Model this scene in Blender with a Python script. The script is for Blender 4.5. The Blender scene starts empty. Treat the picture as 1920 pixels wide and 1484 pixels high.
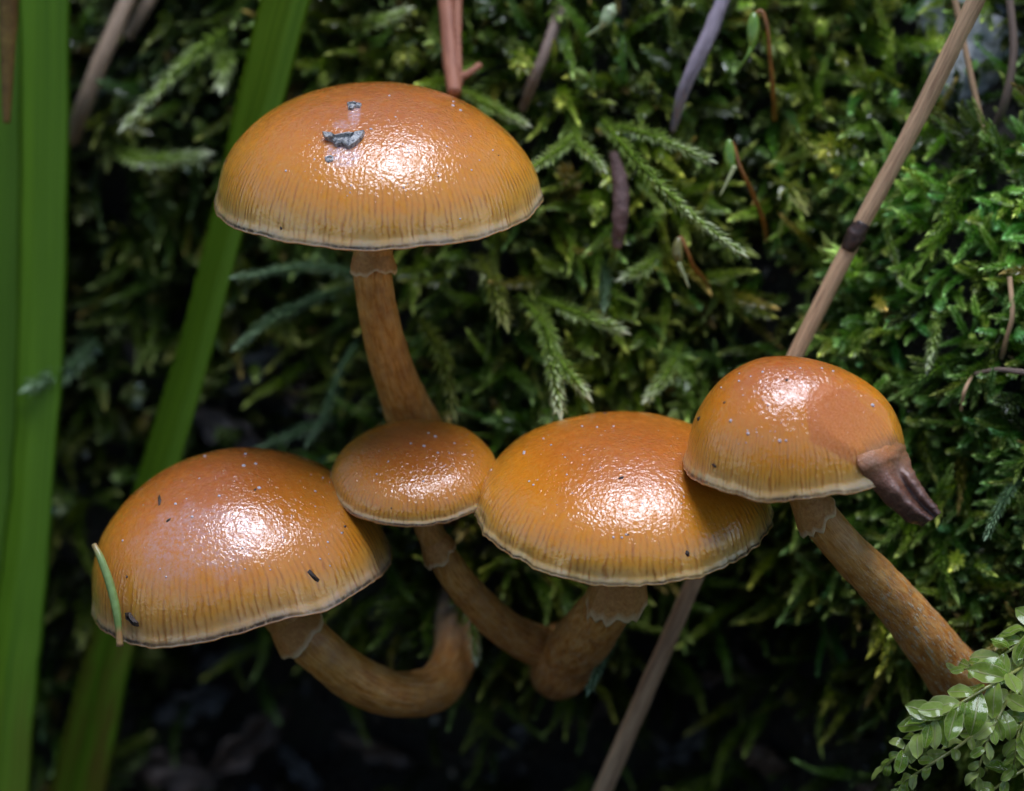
import bpy, math, random
import numpy as np
from mathutils import Vector, Matrix, Euler

# ------------------------------------------------------------------ camera, sky, sun, exposure
SC = bpy.context.scene
PITCH = math.radians(20.0)
DIST = 300.0                       # mm from lens to the plane the pixel helper is scaled on
S = 100.0 / 1920.0                 # mm per photo pixel on that plane
FWD = np.array([0.0, math.cos(PITCH), -math.sin(PITCH)])
RGT = np.array([1.0, 0.0, 0.0])
UPV = np.array([0.0, math.sin(PITCH), math.cos(PITCH)])
CAM = -DIST * FWD
cam_d = bpy.data.cameras.new('camera'); cam = bpy.data.objects.new('camera', cam_d)
SC.collection.objects.link(cam); SC.camera = cam
cam.location = Vector(CAM * 0.001)
cam.rotation_euler = (math.radians(90) - PITCH, 0, 0)
cam_d.sensor_width = 36.0; cam_d.lens = 36.0 * DIST / 100.0
cam_d.clip_start = 0.01; cam_d.clip_end = 50.0
cam_d.dof.use_dof = True; cam_d.dof.focus_distance = 0.293; cam_d.dof.aperture_fstop = 17.0

SUN_DIR = Vector((0.12, -0.05, 0.98)).normalized()      # towards the bright gap in the canopy
world = bpy.data.worlds.new('World'); SC.world = world; world.use_nodes = True
wn = world.node_tree
sky = wn.nodes.new('ShaderNodeTexSky'); sky.sky_type = 'NISHITA'; sky.sun_disc = False
sky.sun_elevation = math.asin(SUN_DIR.z); sky.sun_rotation = math.atan2(SUN_DIR.x, SUN_DIR.y)
bgn = wn.nodes['Background']; bgn.inputs['Strength'].default_value = 0.05
sky.air_density = 1.0; sky.dust_density = 0.3; sky.ozone_density = 0.3
wn.links.new(sky.outputs[0], bgn.inputs['Color'])
sun_d = bpy.data.lights.new('sun', 'SUN'); sun_d.energy = 1.5; sun_d.angle = math.radians(37)
sun_d.color = (0.82, 0.86, 1.0)
sun = bpy.data.objects.new('sun', sun_d); SC.collection.objects.link(sun)
sun.rotation_euler = SUN_DIR.to_track_quat('Z', 'Y').to_euler()
SC.view_settings.view_transform = 'Standard'; SC.view_settings.look = 'None'
SC.view_settings.gamma = 1.0; SC.view_settings.exposure = 1.36
SC.render.engine = 'CYCLES'
SC.cycles.max_bounces = 5; SC.cycles.use_light_tree = False; SC.cycles.diffuse_bounces = 2; SC.cycles.use_adaptive_sampling = True; SC.cycles.adaptive_threshold = 0.02; SC.cycles.glossy_bounces = 2; SC.cycles.transmission_bounces = 4
SC.cycles.use_denoising = True; SC.cycles.sample_clamp_indirect = 4.0

rng = np.random.default_rng(7); random.seed(7)

# ------------------------------------------------------------------ helpers
def P(px, py, d=0.0):
    """photo pixel + depth behind the base plane (mm) -> world point in mm"""
    px = np.asarray(px, float); py = np.asarray(py, float); d = np.asarray(d, float)
    t = (DIST + d) / DIST
    return (CAM + (DIST + d)[..., None] * FWD + ((px - 960) * S * t)[..., None] * RGT
            + ((742 - py) * S * t)[..., None] * UPV)

def proj(p):
    q = np.asarray(p) - CAM
    z = q @ FWD
    return 960 + (q @ RGT) / z * DIST / S, 742 - (q @ UPV) / z * DIST / S, z - DIST

def nrm(v):
    v = np.asarray(v, float)
    return v / np.maximum(np.linalg.norm(v, axis=-1, keepdims=True), 1e-12)

def sstep(a, b, x):
    t = np.clip((x - a) / (b - a), 0, 1); return t * t * (3 - 2 * t)

_lat = np.random.default_rng(3).random((256, 256))
def vnoise(x, y):
    x = np.asarray(x, float); y = np.asarray(y, float)
    xi = np.floor(x).astype(int); yi = np.floor(y).astype(int)
    fx = x - xi; fy = y - yi
    fx = fx * fx * (3 - 2 * fx); fy = fy * fy * (3 - 2 * fy)
    g = lambda i, j: _lat[i % 256, j % 256]
    return ((g(xi, yi) * (1 - fx) + g(xi + 1, yi) * fx) * (1 - fy)
            + (g(xi, yi + 1) * (1 - fx) + g(xi + 1, yi + 1) * fx) * fy) * 2 - 1
def fbm(x, y, o=4):
    s = 0; a = 1.0
    for k in range(o):
        s = s + a * vnoise(x * 2 ** k + 17 * k, y * 2 ** k + 31 * k); a *= 0.5
    return s / 1.9

def catmull(pts, n):
    pts = np.asarray(pts, float)
    q = np.vstack([2 * pts[0] - pts[1], pts, 2 * pts[-1] - pts[-2]])
    m = len(pts) - 1
    u = np.linspace(0, m, n); i = np.minimum(u.astype(int), m - 1); f = (u - i)[:, None]
    a, b, c, d = q[i], q[i + 1], q[i + 2], q[i + 3]
    return 0.5 * (2 * b + (c - a) * f + (2 * a - 5 * b + 4 * c - d) * f ** 2 + (3 * b - a - 3 * c + d) * f ** 3)

def link(o, parent=None):
    SC.collection.objects.link(o)
    if parent is not None: o.parent = parent
    return o

def tag(o, label, cat, group=None, kind=None):
    if label: o['label'] = label
    if cat: o['category'] = cat
    if group: o['group'] = group
    if kind: o['kind'] = kind
    return o

def empty(name, base, label, cat, group=None):
    o = bpy.data.objects.new(name, None); o.empty_display_size = 0.002
    o.location = Vector(np.asarray(base) * 0.001); link(o)
    return tag(o, label, cat, group)

def mesh(name, v, f, mats, origin=(0, 0, 0), attrs=None, smooth=True):
    """v in world mm, stored relative to origin (mm) in metres"""
    me = bpy.data.meshes.new(name)
    v = (np.asarray(v, float) - np.asarray(origin, float)) * 0.001
    me.from_pydata(v.tolist(), [], [tuple(int(k) for k in q) for q in f])
    for m in (mats if isinstance(mats, (list, tuple)) else [mats]): me.materials.append(m)
    if smooth: me.polygons.foreach_set('use_smooth', [True] * len(me.polygons))
    for k, a in (attrs or {}).items():
        a = np.asarray(a, float)
        if a.ndim == 1:
            at = me.attributes.new(k, 'FLOAT', 'POINT'); at.data.foreach_set('value', a)
        else:
            at = me.attributes.new(k, 'FLOAT_VECTOR', 'POINT'); at.data.foreach_set('vector', a.ravel())
    me.update()
    return me

def part(name, v, f, mat, parent, attrs=None, smooth=True, kind=None):
    """child mesh; parent chain's root Empty gives the origin"""
    r = parent
    while r.parent: r = r.parent
    org = np.array(r.location) * 1000
    o = bpy.data.objects.new(name, mesh(name, v, f, mat, org, attrs, smooth))
    link(o, parent)
    if kind: o['kind'] = kind
    return o

def solo(name, v, f, mat, label, cat, base=None, attrs=None, smooth=True, group=None, kind=None):
    v = np.asarray(v)
    base = v[v[:, 2].argmin()] if base is None else np.asarray(base)
    o = bpy.data.objects.new(name, mesh(name, v, f, mat, base, attrs, smooth))
    o.location = Vector(base * 0.001)
    link(o)
    return tag(o, label, cat, group, kind)

def grid_faces(n, m, wrap=False, off=0):
    """n rows of m verts"""
    i, j = np.meshgrid(np.arange(n - 1), np.arange(m if wrap else m - 1), indexing='ij')
    j2 = (j + 1) % m
    return (np.stack([i * m + j, i * m + j2, (i + 1) * m + j2, (i + 1) * m + j], -1).reshape(-1, 4) + off)

def frames(c):
    """tangent, side, up frames along a centreline"""
    t = nrm(np.gradient(c, axis=0))
    ref = np.array([0, 0, 1.0]) if abs(t[0, 2]) < 0.9 else np.array([0, -1.0, 0])
    s = nrm(np.cross(t[0], ref)); ss = []
    for k in range(len(t)):
        s = nrm(s - (s @ t[k]) * t[k]); ss.append(s)
    ss = np.array(ss)
    return t, ss, np.cross(t, ss)

def tube(c, r, sides=16, lump=0.0, seed=0, caps=True):
    n = len(c); t, s, u = frames(c)
    a = np.linspace(0, 2 * np.pi, sides, endpoint=False)
    r = np.broadcast_to(np.asarray(r, float), (n,))
    rr = r[:, None] * np.ones(sides)
    if lump:
        L = np.linspace(0, n * 0.25, n)
        rr = rr * (1 + lump * fbm(np.cos(a)[None] * 1.6 + seed * 7.3 + L[:, None] * 0.6, np.sin(a)[None] * 1.6 + L[:, None], 3))
    v = c[:, None] + rr[..., None] * (np.cos(a)[None, :, None] * s[:, None] + np.sin(a)[None, :, None] * u[:, None])
    f = grid_faces(n, sides, True).tolist()
    v = v.reshape(-1, 3)
    w = np.repeat(np.linspace(0, 1, n), sides)
    if caps:
        k = len(v)
        v = np.vstack([v, c[0] - t[0] * r[0] * 0.3, c[-1] + t[-1] * r[-1] * 0.3]); w = np.append(w, [0, 1])
        for j in range(sides):
            f.append((k, (j + 1) % sides, j)); b = (n - 1) * sides
            f.append((k + 1, b + j, b + (j + 1) % sides))
    return v, f, w

# ------------------------------------------------------------------ materials
class Mat:
    def __init__(s, name):
        s.m = bpy.data.materials.new(name); s.m.use_nodes = True
        s.t = s.m.node_tree; s.bsdf = s.t.nodes['Principled BSDF']; s.out = s.t.nodes['Material Output']
    def n(s, typ, **kw):
        x = s.t.nodes.new(typ)
        for k, v in kw.items(): setattr(x, k, v)
        return x
    def l(s, a, b): s.t.links.new(a, b)
    def set(s, node, **kw):
        for k, v in kw.items():
            k = k.replace('_', ' ')
            i = node.inputs[k]
            if hasattr(v, 'is_linked') or isinstance(v, bpy.types.NodeSocket): s.l(v, i)
            elif isinstance(v, tuple) and len(v) == 3 and i.type == 'RGBA': i.default_value = (*v, 1)
            else: i.default_value = v
    def obj(s, scale=(1000, 1000, 1000)):
        tc = s.n('ShaderNodeTexCoord'); mp = s.n('ShaderNodeMapping')
        s.l(tc.outputs['Object'], mp.inputs[0]); mp.inputs['Scale'].default_value = scale
        return mp.outputs[0]
    def attr(s, name, typ='GEOMETRY'):
        a = s.n('ShaderNodeAttribute', attribute_type=typ); a.attribute_name = name; return a
    def noise(s, vec, scale, detail=3, rough=0.55, dist=0.0):
        x = s.n('ShaderNodeTexNoise'); s.l(vec, x.inputs['Vector'])
        x.inputs['Scale'].default_value = scale; x.inputs['Detail'].default_value = detail
        x.inputs['Roughness'].default_value = rough; x.inputs['Distortion'].default_value = dist
        return x.outputs['Fac']
    def math(s, op, a, b=None, c=None, clamp=False):
        x = s.n('ShaderNodeMath', operation=op, use_clamp=clamp)
        for i, v in enumerate((a, b, c)):
            if v is None: continue
            if isinstance(v, (int, float)): x.inputs[i].default_value = v
            else: s.l(v, x.inputs[i])
        return x.outputs[0]
    def ramp(s, fac, stops, interp='LINEAR'):
        x = s.n('ShaderNodeValToRGB'); cr = x.color_ramp; cr.interpolation = interp
        while len(cr.elements) < len(stops): cr.elements.new(0.5)
        for e, (p, c) in zip(cr.elements, stops):
            e.position = p; e.color = (*c, 1) if isinstance(c, tuple) else (c, c, c, 1)
        s.l(fac, x.inputs[0]); return x.outputs[0]
    def mix(s, fac, a, b, blend='MIX'):
        x = s.n('ShaderNodeMix', data_type='RGBA', blend_type=blend)
        for k, v in ((0, fac), (6, a), (7, b)):
            if isinstance(v, (int, float)): x.inputs[k].default_value = v
            elif isinstance(v, tuple): x.inputs[k].default_value = (*v, 1)
            else: s.l(v, x.inputs[k])
        return x.outputs[2]
    def bump(s, h, dist, strength=1.0, prev=None):
        x = s.n('ShaderNodeBump'); s.l(h, x.inputs['Height'])
        x.inputs['Distance'].default_value = dist; x.inputs['Strength'].default_value = strength
        if prev is not None: s.l(prev, x.inputs['Normal'])
        return x.outputs[0]
    def translucent(s, col, fac):
        tr = s.n('ShaderNodeBsdfTranslucent'); mx = s.n('ShaderNodeMixShader')
        s.l(col, tr.inputs['Color'])
        if isinstance(fac, (int, float)): mx.inputs[0].default_value = fac
        else: s.l(fac, mx.inputs[0])
        s.l(s.bsdf.outputs[0], mx.inputs[1]); s.l(tr.outputs[0], mx.inputs[2]); s.l(mx.outputs[0], s.out.inputs[0])

def cap_material(name, nstr, tint=(1, 1, 1), wet=1.0, crinkle=1.0, scar=False):
    k = Mat(name); v = k.obj()
    cu = k.attr('cuv'); sep = k.n('ShaderNodeSeparateXYZ'); k.l(cu.outputs['Vector'], sep.inputs[0])
    u, t = sep.outputs[0], sep.outputs[1]
    big = k.noise(v, 0.22, 3, 0.6); fine = k.noise(v, 2.2, 4, 0.65)
    tt = k.math('ADD', t, k.math('MULTIPLY', k.math('SUBTRACT', big, 0.5), 0.16))
    col = k.ramp(tt, [(0.0, (0.40, 0.105, 0.018)), (0.30, (0.46, 0.130, 0.014)), (0.52, (0.60, 0.195, 0.010)),
                      (0.78, (0.70, 0.275, 0.020)), (0.88, (0.70, 0.34, 0.05)), (0.955, (0.70, 0.42, 0.14)), (1.0, (0.62, 0.45, 0.25))])
    # striations: narrow darker lines running up from the margin
    mp = k.n('ShaderNodeCombineXYZ'); k.l(k.math('MULTIPLY', u, 34.0), mp.inputs[0]); k.l(k.math('MULTIPLY', t, 3.0), mp.inputs[1])
    wob = k.noise(mp.outputs[0], 1.0, 3, 0.6)
    ph = k.math('ADD', k.math('MULTIPLY', u, 2 * math.pi * nstr), k.math('MULTIPLY', wob, 13.0))
    wave = k.math('MULTIPLY_ADD', k.math('SINE', ph), 0.5, 0.5)
    mp2 = k.n('ShaderNodeCombineXYZ'); k.l(k.math('MULTIPLY', u, 60.0), mp2.inputs[0]); k.l(k.math('MULTIPLY', t, 1.5), mp2.inputs[1])
    fade = k.ramp(k.math('ADD', t, k.math('MULTIPLY', k.math('SUBTRACT', k.noise(mp2.outputs[0], 1.0, 2), 0.5), 0.30)),
                  [(0.58, 0.0), (0.80, 1.0), (0.94, 1.0), (0.975, 0.15)])
    mp4 = k.n('ShaderNodeCombineXYZ'); k.l(k.math('MULTIPLY', u, 95.0), mp4.inputs[0]); k.l(k.math('MULTIPLY', t, 6.0), mp4.inputs[1])
    st = k.math('MULTIPLY', k.math('POWER', wave, 1.8), fade)
    st = k.math('MULTIPLY', st, k.ramp(k.noise(mp4.outputs[0], 1.0, 3, 0.6), [(0.34, 0.0), (0.66, 1.0)]))
    col = k.mix(k.math('MULTIPLY', st, 0.80), col, (0.34, 0.105, 0.008))
    col = k.mix(k.math('MULTIPLY', k.math('SUBTRACT', fine, 0.42, clamp=True), 0.5), col, (0.75, 0.42, 0.12))
    # grey water-soaked margin with a broken blackish line and an orange lip
    ed = k.attr('edge').outputs['Fac']
    mp3 = k.n('ShaderNodeCombineXYZ'); k.l(k.math('MULTIPLY', u, 150.0), mp3.inputs[0]); k.l(k.math('MULTIPLY', t, 30.0), mp3.inputs[1])
    en = k.noise(mp3.outputs[0], 1.0, 3, 0.6)
    dk = k.math('MULTIPLY', ed, k.ramp(en, [(0.30, 0.35), (0.52, 1.0)]))
    col = k.mix(dk, col, (0.045, 0.032, 0.022))
    lip = k.attr('lip').outputs['Fac']
    col = k.mix(lip, col, (0.46, 0.20, 0.06))
    if tint != (1, 1, 1): col = k.mix(1.0, col, tint, 'MULTIPLY')
    fm = k.attr('film').outputs['Fac']     # slime and mauve scum, with a wet sheen painted into the colour
    fn = k.ramp(k.noise(v, 2.6, 4, 0.7), [(0.38, 0.15), (0.62, 1.0)])
    col = k.mix(k.math('MULTIPLY', fm, fn), col, (0.56, 0.37, 0.36))
    rough = k.ramp(k.noise(v, 0.35, 2), [(0.3, 0.32), (0.7, 0.45)])
    # wrinkled wet skin
    h1 = k.noise(v, 2.3, 1.2, 0.5, 1.4); vo = k.n('ShaderNodeTexVoronoi', feature='SMOOTH_F1'); k.l(v, vo.inputs['Vector'])
    vo.inputs['Scale'].default_value = 2.8; vo.inputs['Smoothness'].default_value = 0.35
    h2 = k.noise(v, 9.0, 2, 0.6)
    amp = k.ramp(t, [(0.0, 1.0), (0.62, 1.0), (0.85, 0.35)])
    hh = k.math('ADD', k.math('MULTIPLY', h1, 0.9), k.math('ADD', k.math('MULTIPLY', vo.outputs['Distance'], -0.5), k.math('MULTIPLY', h2, 0.04)))
    hh = k.math('MULTIPLY', hh, amp)
    b1 = k.bump(hh, 0.000085 * crinkle, 1.0)
    b1 = k.bump(k.noise(v, 0.75, 3, 0.5), 0.00010, 1.0, b1)
    b2 = k.bump(k.math('MULTIPLY', st, -1.0), 0.00004, 1.0, b1)
    b0 = k.bump(k.math('SUBTRACT', k.math('MULTIPLY', hh, 0.35), st), 0.00004, 1.0)
    coat = k.ramp(k.noise(v, 0.8, 4, 0.65), [(0.36, 0.45), (0.52, 1.0)])
    if scar:
        sc = k.attr('scar').outputs['Fac']
        pn = k.noise(v, 5.0, 4, 0.7)
        col = k.mix(k.math('MULTIPLY', sc, 0.75), col, k.ramp(pn, [(0.35, (0.46, 0.12, 0.03)), (0.65, (0.62, 0.235, 0.10))]))
        dead = k.attr('dead').outputs['Fac']
        col = k.mix(dead, col, k.ramp(k.noise(v, 1.2, 4, 0.7), [(0.35, (0.20, 0.085, 0.03)), (0.65, (0.40, 0.20, 0.10))]))
        coat = k.math('MULTIPLY', coat, k.math('SUBTRACT', 1.0, k.math('MULTIPLY', sc, 0.75)))
        rough = k.math('ADD', rough, k.math('MULTIPLY', sc, 0.3))
    k.set(k.bsdf, Base_Color=col, Roughness=rough, Normal=b0, Subsurface_Weight=0.34, Subsurface_Scale=0.0022,
          Subsurface_Radius=(1.0, 0.42, 0.10), Specular_IOR_Level=0.1, Coat_Weight=coat, Coat_Roughness=0.02, Coat_IOR=1.85, Coat_Normal=b2)
    return k.m

def stem_material(name, dark=0.0, fleck=0.5):
    k = Mat(name); v = k.obj()
    w = k.attr('w').outputs['Fac']
    sep = k.attr('suv'); 
    n1 = k.noise(sep.outputs['Vector'], 1.0, 4, 0.65)
    n2 = k.noise(v, 0.5, 3, 0.6)
    col = k.ramp(w, [(0.0, (0.70, 0.33, 0.06)), (0.35, (0.66, 0.28, 0.035)), (0.75, (0.52, 0.18, 0.024)), (1.0, (0.22, 0.075, 0.02))])
    col = k.mix(k.ramp(n1, [(0.40, 0.0), (0.62, 0.55)]), col, (0.76, 0.46, 0.17))
    col = k.mix(k.ramp(n1, [(0.30, 0.65), (0.47, 0.0)]), col, (0.32, 0.105, 0.014))
    col = k.mix(k.ramp(n2, [(0.35, 0.45 + dark), (0.6, 0.0)]), col, (0.30, 0.10, 0.018))
    fl = k.noise(sep.outputs['Vector'], 2.3, 3, 0.7)
    fw = k.math('MULTIPLY', k.ramp(fl, [(0.55, 0.0), (0.63, 1.0)]), k.ramp(w, [(0.30, 0.0), (0.6, fleck)]))
    col = k.mix(fw, col, (0.66, 0.52, 0.34))
    mc = k.attr('myc_shade').outputs['Fac']
    col = k.mix(k.math('MULTIPLY', mc, k.ramp(k.noise(v, 1.1, 4, 0.7), [(0.3, 0.5), (0.6, 1.0)])), col, (0.20, 0.16, 0.11))  # mycelium coloured dark, so the stem end's fade into shade is painted in
    h = k.math('ADD', n1, k.math('MULTIPLY', fw, 0.6))
    b = k.bump(h, 0.00018, 1.0)
    k.set(k.bsdf, Base_Color=col, Roughness=0.42, Normal=b, Subsurface_Weight=0.2, Subsurface_Scale=0.0015,
          Subsurface_Radius=(1.0, 0.42, 0.12), Coat_Weight=0.25, Coat_Roughness=0.25, Coat_Normal=b)
    return k.m

def moss_material(name, dark, mid, tip, trans=0.3, inst=False, rough=0.28, wet=0.5):
    k = Mat(name)
    a = k.attr('mc'); sep = k.n('ShaderNodeSeparateXYZ'); k.l(a.outputs['Vector'], sep.inputs[0])
    sh, lf, rn = sep.outputs
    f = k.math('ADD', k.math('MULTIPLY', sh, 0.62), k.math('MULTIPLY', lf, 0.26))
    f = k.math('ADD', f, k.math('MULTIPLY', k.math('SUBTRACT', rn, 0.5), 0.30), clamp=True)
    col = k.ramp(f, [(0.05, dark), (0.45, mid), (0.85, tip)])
    if inst:
        ti = k.attr('tint', 'INSTANCER').outputs['Vector']
        col = k.mix(1.0, col, ti, 'MULTIPLY')
    k.t.nodes.remove(k.bsdf)
    df = k.n('ShaderNodeBsdfDiffuse'); tr = k.n('ShaderNodeBsdfTranslucent'); gl = k.n('ShaderNodeBsdfGlossy')
    k.l(col, df.inputs['Color']); k.l(col, tr.inputs['Color']); gl.inputs['Roughness'].default_value = rough
    m1 = k.n('ShaderNodeMixShader'); m1.inputs[0].default_value = trans; k.l(df.outputs[0], m1.inputs[1]); k.l(tr.outputs[0], m1.inputs[2])
    m2 = k.n('ShaderNodeMixShader'); fr = k.n('ShaderNodeFresnel'); fr.inputs['IOR'].default_value = 1.5
    k.l(k.math('MULTIPLY', fr.outputs[0], 0.32), m2.inputs[0]); k.l(m1.outputs[0], m2.inputs[1]); k.l(gl.outputs[0], m2.inputs[2]); k.l(m2.outputs[0], k.out.inputs[0])
    return k.m

def plain(name, stops, scale=1.0, rough=0.5, stretch=None, bump=0.00006, coat=0.0, trans=0.0, sss=0.0, attr=None):
    k = Mat(name)
    if attr: v = k.attr(attr).outputs['Vector']
    else: v = k.obj()
    n = k.noise(v, scale, 4, 0.65)
    col = k.ramp(n, stops)
    k.set(k.bsdf, Base_Color=col, Roughness=rough, Normal=k.bump(n, bump), Coat_Weight=coat, Coat_Roughness=0.12)
    if sss: k.set(k.bsdf, Subsurface_Weight=sss, Subsurface_Scale=0.001)
    if trans: k.translucent(col, trans)
    return k.m

# ------------------------------------------------------------------ the bank
CTRL = np.array([  # px, py, depth of the soil surface (mm)
    (800, 850, 30), (850, 1190, 27), (1035, 1220, 19), (1790, 1250, 8), (0, 0, 56), (300, 100, 40), (700, 40, 33),
    (1000, 100, 27), (1300, 100, 27), (1800, 60, 26), (1900, 450, 11), (1900, 800, 10), (1650, 700, 18), (1200, 350, 25),
    (1200, 600, 26), (1450, 520, 30), (1000, 650, 27), (550, 600, 42), (500, 760, 55), (250, 650, 46), (60, 700, 56),
    (250, 1000, 52), (100, 1300, 62), (400, 1350, 66), (700, 1420, 68), (1000, 1420, 72), (1250, 1350, 66), (1250, 1170, 40),
    (1450, 1080, 36), (1500, 1350, 52), (1700, 1050, 16), (1650, 1300, 24), (1750, 1450, 28), (1920, 1400, 18), (2100, 700, 4), (2100, 1300, 4),
    (-200, 700, 58), (-200, 0, 58), (-200, 1300, 62), (600, -200, 36), (1500, -200, 32), (2100, -100, 20)], float)

def bank_depth(px, py):
    px = np.asarray(px, float); py = np.asarray(py, float)
    cx = np.clip(px, -300, 2250); cy = np.clip(py, -300, 1650)
    num = 0; den = 0
    for x, y, d in CTRL:
        r2 = (cx - x) ** 2 + (cy - y) ** 2
        w = np.exp(-r2 / (2 * 150.0 ** 2)) + 1e-4 / (1 + r2 / 250.0 ** 2)
        num = num + w * d; den = den + w
    d = num / den
    d = d + 3.0 * fbm(px / 170.0 + 5, py / 170.0, 4) + 1.0 * fbm(px / 45.0, py / 45.0 + 9, 2)
    d = d + 2.4 * S * np.maximum(-300 - py, 0)           # the top of the bank runs back
    d = d - 2.4 * S * np.maximum(py - 1750, 0)           # the floor comes forward below the frame
    return d

gx = np.concatenate([np.linspace(-6000, -700, 16), np.arange(-640, 2560, 14), np.linspace(2640, 8000, 16)])
gy = np.concatenate([np.linspace(-5000, -700, 14), np.arange(-640, 2160, 14), np.linspace(2240, 4200, 10)])
GX, GY = np.meshgrid(gx, gy)
bv = P(GX, GY, bank_depth(GX, GY)).reshape(-1, 3)
k = Mat('bank_soil'); v = k.obj()
n1 = k.noise(v, 0.12, 5, 0.65); n2 = k.noise(v, 1.1, 5, 0.7)
col = k.ramp(n1, [(0.35, (0.010, 0.009, 0.007)), (0.5, (0.026, 0.021, 0.015)), (0.62, (0.030, 0.036, 0.016)), (0.75, (0.07, 0.065, 0.055))])
col = k.mix(k.ramp(n2, [(0.45, 0.0), (0.7, 0.6)]), col, (0.012, 0.010, 0.008))
k.set(k.bsdf, Base_Color=col, Roughness=k.ramp(n2, [(0.3, 0.25), (0.6, 0.75)]), Normal=k.bump(n2, 0.0012))
bank = bpy.data.objects.new('ground', mesh('ground', bv, grid_faces(len(gy), len(gx))[:, ::-1], k.m)); link(bank)
tag(bank, 'dark damp soil of the steep mossy bank', 'ground', kind='structure')

def bank_point(px, py, lift=0.0):
    return P(px, py, bank_depth(px, py) - lift)
def bank_normal(px, py):
    e = 25.0
    a = bank_point(px + e, py) - bank_point(px - e, py); b = bank_point(px, py - e) - bank_point(px, py + e)
    return nrm(np.cross(a, b))     # faces the camera / up

# ------------------------------------------------------------------ moss
def shoot(path, leaf=1.1, n=120, stem_r=0.14, spread=0.75, flat=0.0, seed=0, wid=0.30, bud=True, taper=(0.75, 1.1, 0.75), spread_tip=0.5):
    """a moss shoot along a path: stem tube + many keeled pointed leaves"""
    R = np.random.default_rng(seed)
    path = np.asarray(path); t, s, u = frames(path); m = len(path)
    L = np.linalg.norm(np.diff(path, axis=0), axis=1).sum()
    sv, sf, sw = tube(path, stem_r * np.linspace(1.0, 0.5, m), 5)
    V = []; F = []; A = []
    for q in range(n):
        x = (q + R.random()) / n
        x = x ** 0.9
        i = min(int(x * (m - 1)), m - 2); f = x * (m - 1) - i
        c = path[i] * (1 - f) + path[i + 1] * f
        ang = q * 2.399 + R.normal(0, 0.25)
        if flat: ang = (0 if q % 2 else math.pi) * flat + ang * (1 - flat) + R.normal(0, 0.3) * flat
        rad = s[i] * math.cos(ang) + u[i] * math.sin(ang)
        sp = (spread * (1 - x) + spread_tip * x) + R.normal(0, 0.12)
        d = nrm(t[i] * (1 - 0.35 * sp) + rad * sp)
        ll = leaf * np.interp(x, [0, 0.5, 1], taper) * R.uniform(0.75, 1.2)
        side = nrm(np.cross(d, rad) + 1e-6); nn = np.cross(side, d)
        w = ll * wid * R.uniform(0.8, 1.2)
        cur = nrm(d + t[i] * 0.25)
        b = c + rad * stem_r * 0.6
        k0 = len(V)
        V += [b, b + d * ll * 0.40 + side * w * 0.5 + nn * w * 0.18, b + d * ll * 0.42 - nn * w * 0.12,
              b + d * ll * 0.40 - side * w * 0.5 + nn * w * 0.18, b + d * ll * 0.62 + cur * ll * 0.38]
        F += [(k0, k0 + 1, k0 + 2), (k0, k0 + 2, k0 + 3), (k0 + 1, k0 + 4, k0 + 2), (k0 + 2, k0 + 4, k0 + 3)]
        r = R.random()
        A += [(x, 0, r), (x, .5, r), (x, .4, r), (x, .5, r), (x, 1, r)]
    if bud:   # closed pointed bud of overlapping leaves at the tip
        for q in range(7):
            ang = q * 2.399; rad = s[-1] * math.cos(ang) + u[-1] * math.sin(ang)
            d = nrm(t[-1] + rad * 0.16); side = np.cross(d, rad); ll = leaf * 1.25; w = ll * 0.27
            b = path[-1] - t[-1] * leaf * 0.25; k0 = len(V)
            V += [b, b + d * ll * 0.35 + side * w * .5, b + d * ll * 0.4 + rad * w * 0.4, b + d * ll * 0.35 - side * w * .5, b + t[-1] * ll * 1.0]
            F += [(k0, k0 + 1, k0 + 2), (k0, k0 + 2, k0 + 3), (k0 + 1, k0 + 4, k0 + 2), (k0 + 2, k0 + 4, k0 + 3)]
            A += [(1, .3, .6), (1, .6, .6), (1, .6, .6), (1, .6, .6), (1, 1, .6)]
    return (sv, sf, np.stack([sw * 0.5, sw * 0, sw * 0 + .3], 1)), (np.array(V), F, np.array(A))

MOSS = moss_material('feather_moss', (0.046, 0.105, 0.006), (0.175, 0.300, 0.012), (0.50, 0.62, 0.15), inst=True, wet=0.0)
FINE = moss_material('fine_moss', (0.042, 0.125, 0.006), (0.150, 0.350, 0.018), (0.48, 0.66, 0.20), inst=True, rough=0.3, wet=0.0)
HERO = moss_material('moss_shoot', (0.15, 0.24, 0.02), (0.36, 0.50, 0.09), (0.78, 0.82, 0.52), trans=0.25)
HERO_YELLOW = moss_material('moss_shoot_yellow', (0.11, 0.13, 0.012), (0.25, 0.30, 0.03), (0.55, 0.55, 0.18), trans=0.25)
HERO_BLUE = moss_material('moss_shoot_blue', (0.065, 0.12, 0.05), (0.15, 0.25, 0.11), (0.34, 0.46, 0.27), trans=0.25)

def shoot_variants(prefix, mat, count, length, leaf, n, **kw):
    col = bpy.data.collections.new(prefix)
    for i in range(count):
        L = length * random.uniform(0.8, 1.15)
        bx, by = random.uniform(-.35, .35) * L, random.uniform(-.35, .35) * L
        z = np.linspace(0, 1, 12)
        path = np.stack([bx * z ** 2 + 0.05 * L * np.sin(z * 5 + i), by * z ** 2, L * z * (1 - 0.1 * z)], 1)
        a, b = shoot(path, leaf=leaf, n=n, seed=50 + i, **kw)
        v = np.vstack([a[0], b[0]]); f = [list(q) for q in a[1]] + [[e + len(a[0]) for e in q] for q in b[1]]
        o = bpy.data.objects.new('%s_%02d' % (prefix, i), mesh(prefix, v, f, mat, attrs={'mc': np.vstack([a[2], b[2]])}, smooth=False))
        col.objects.link(o)
    return col

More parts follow.
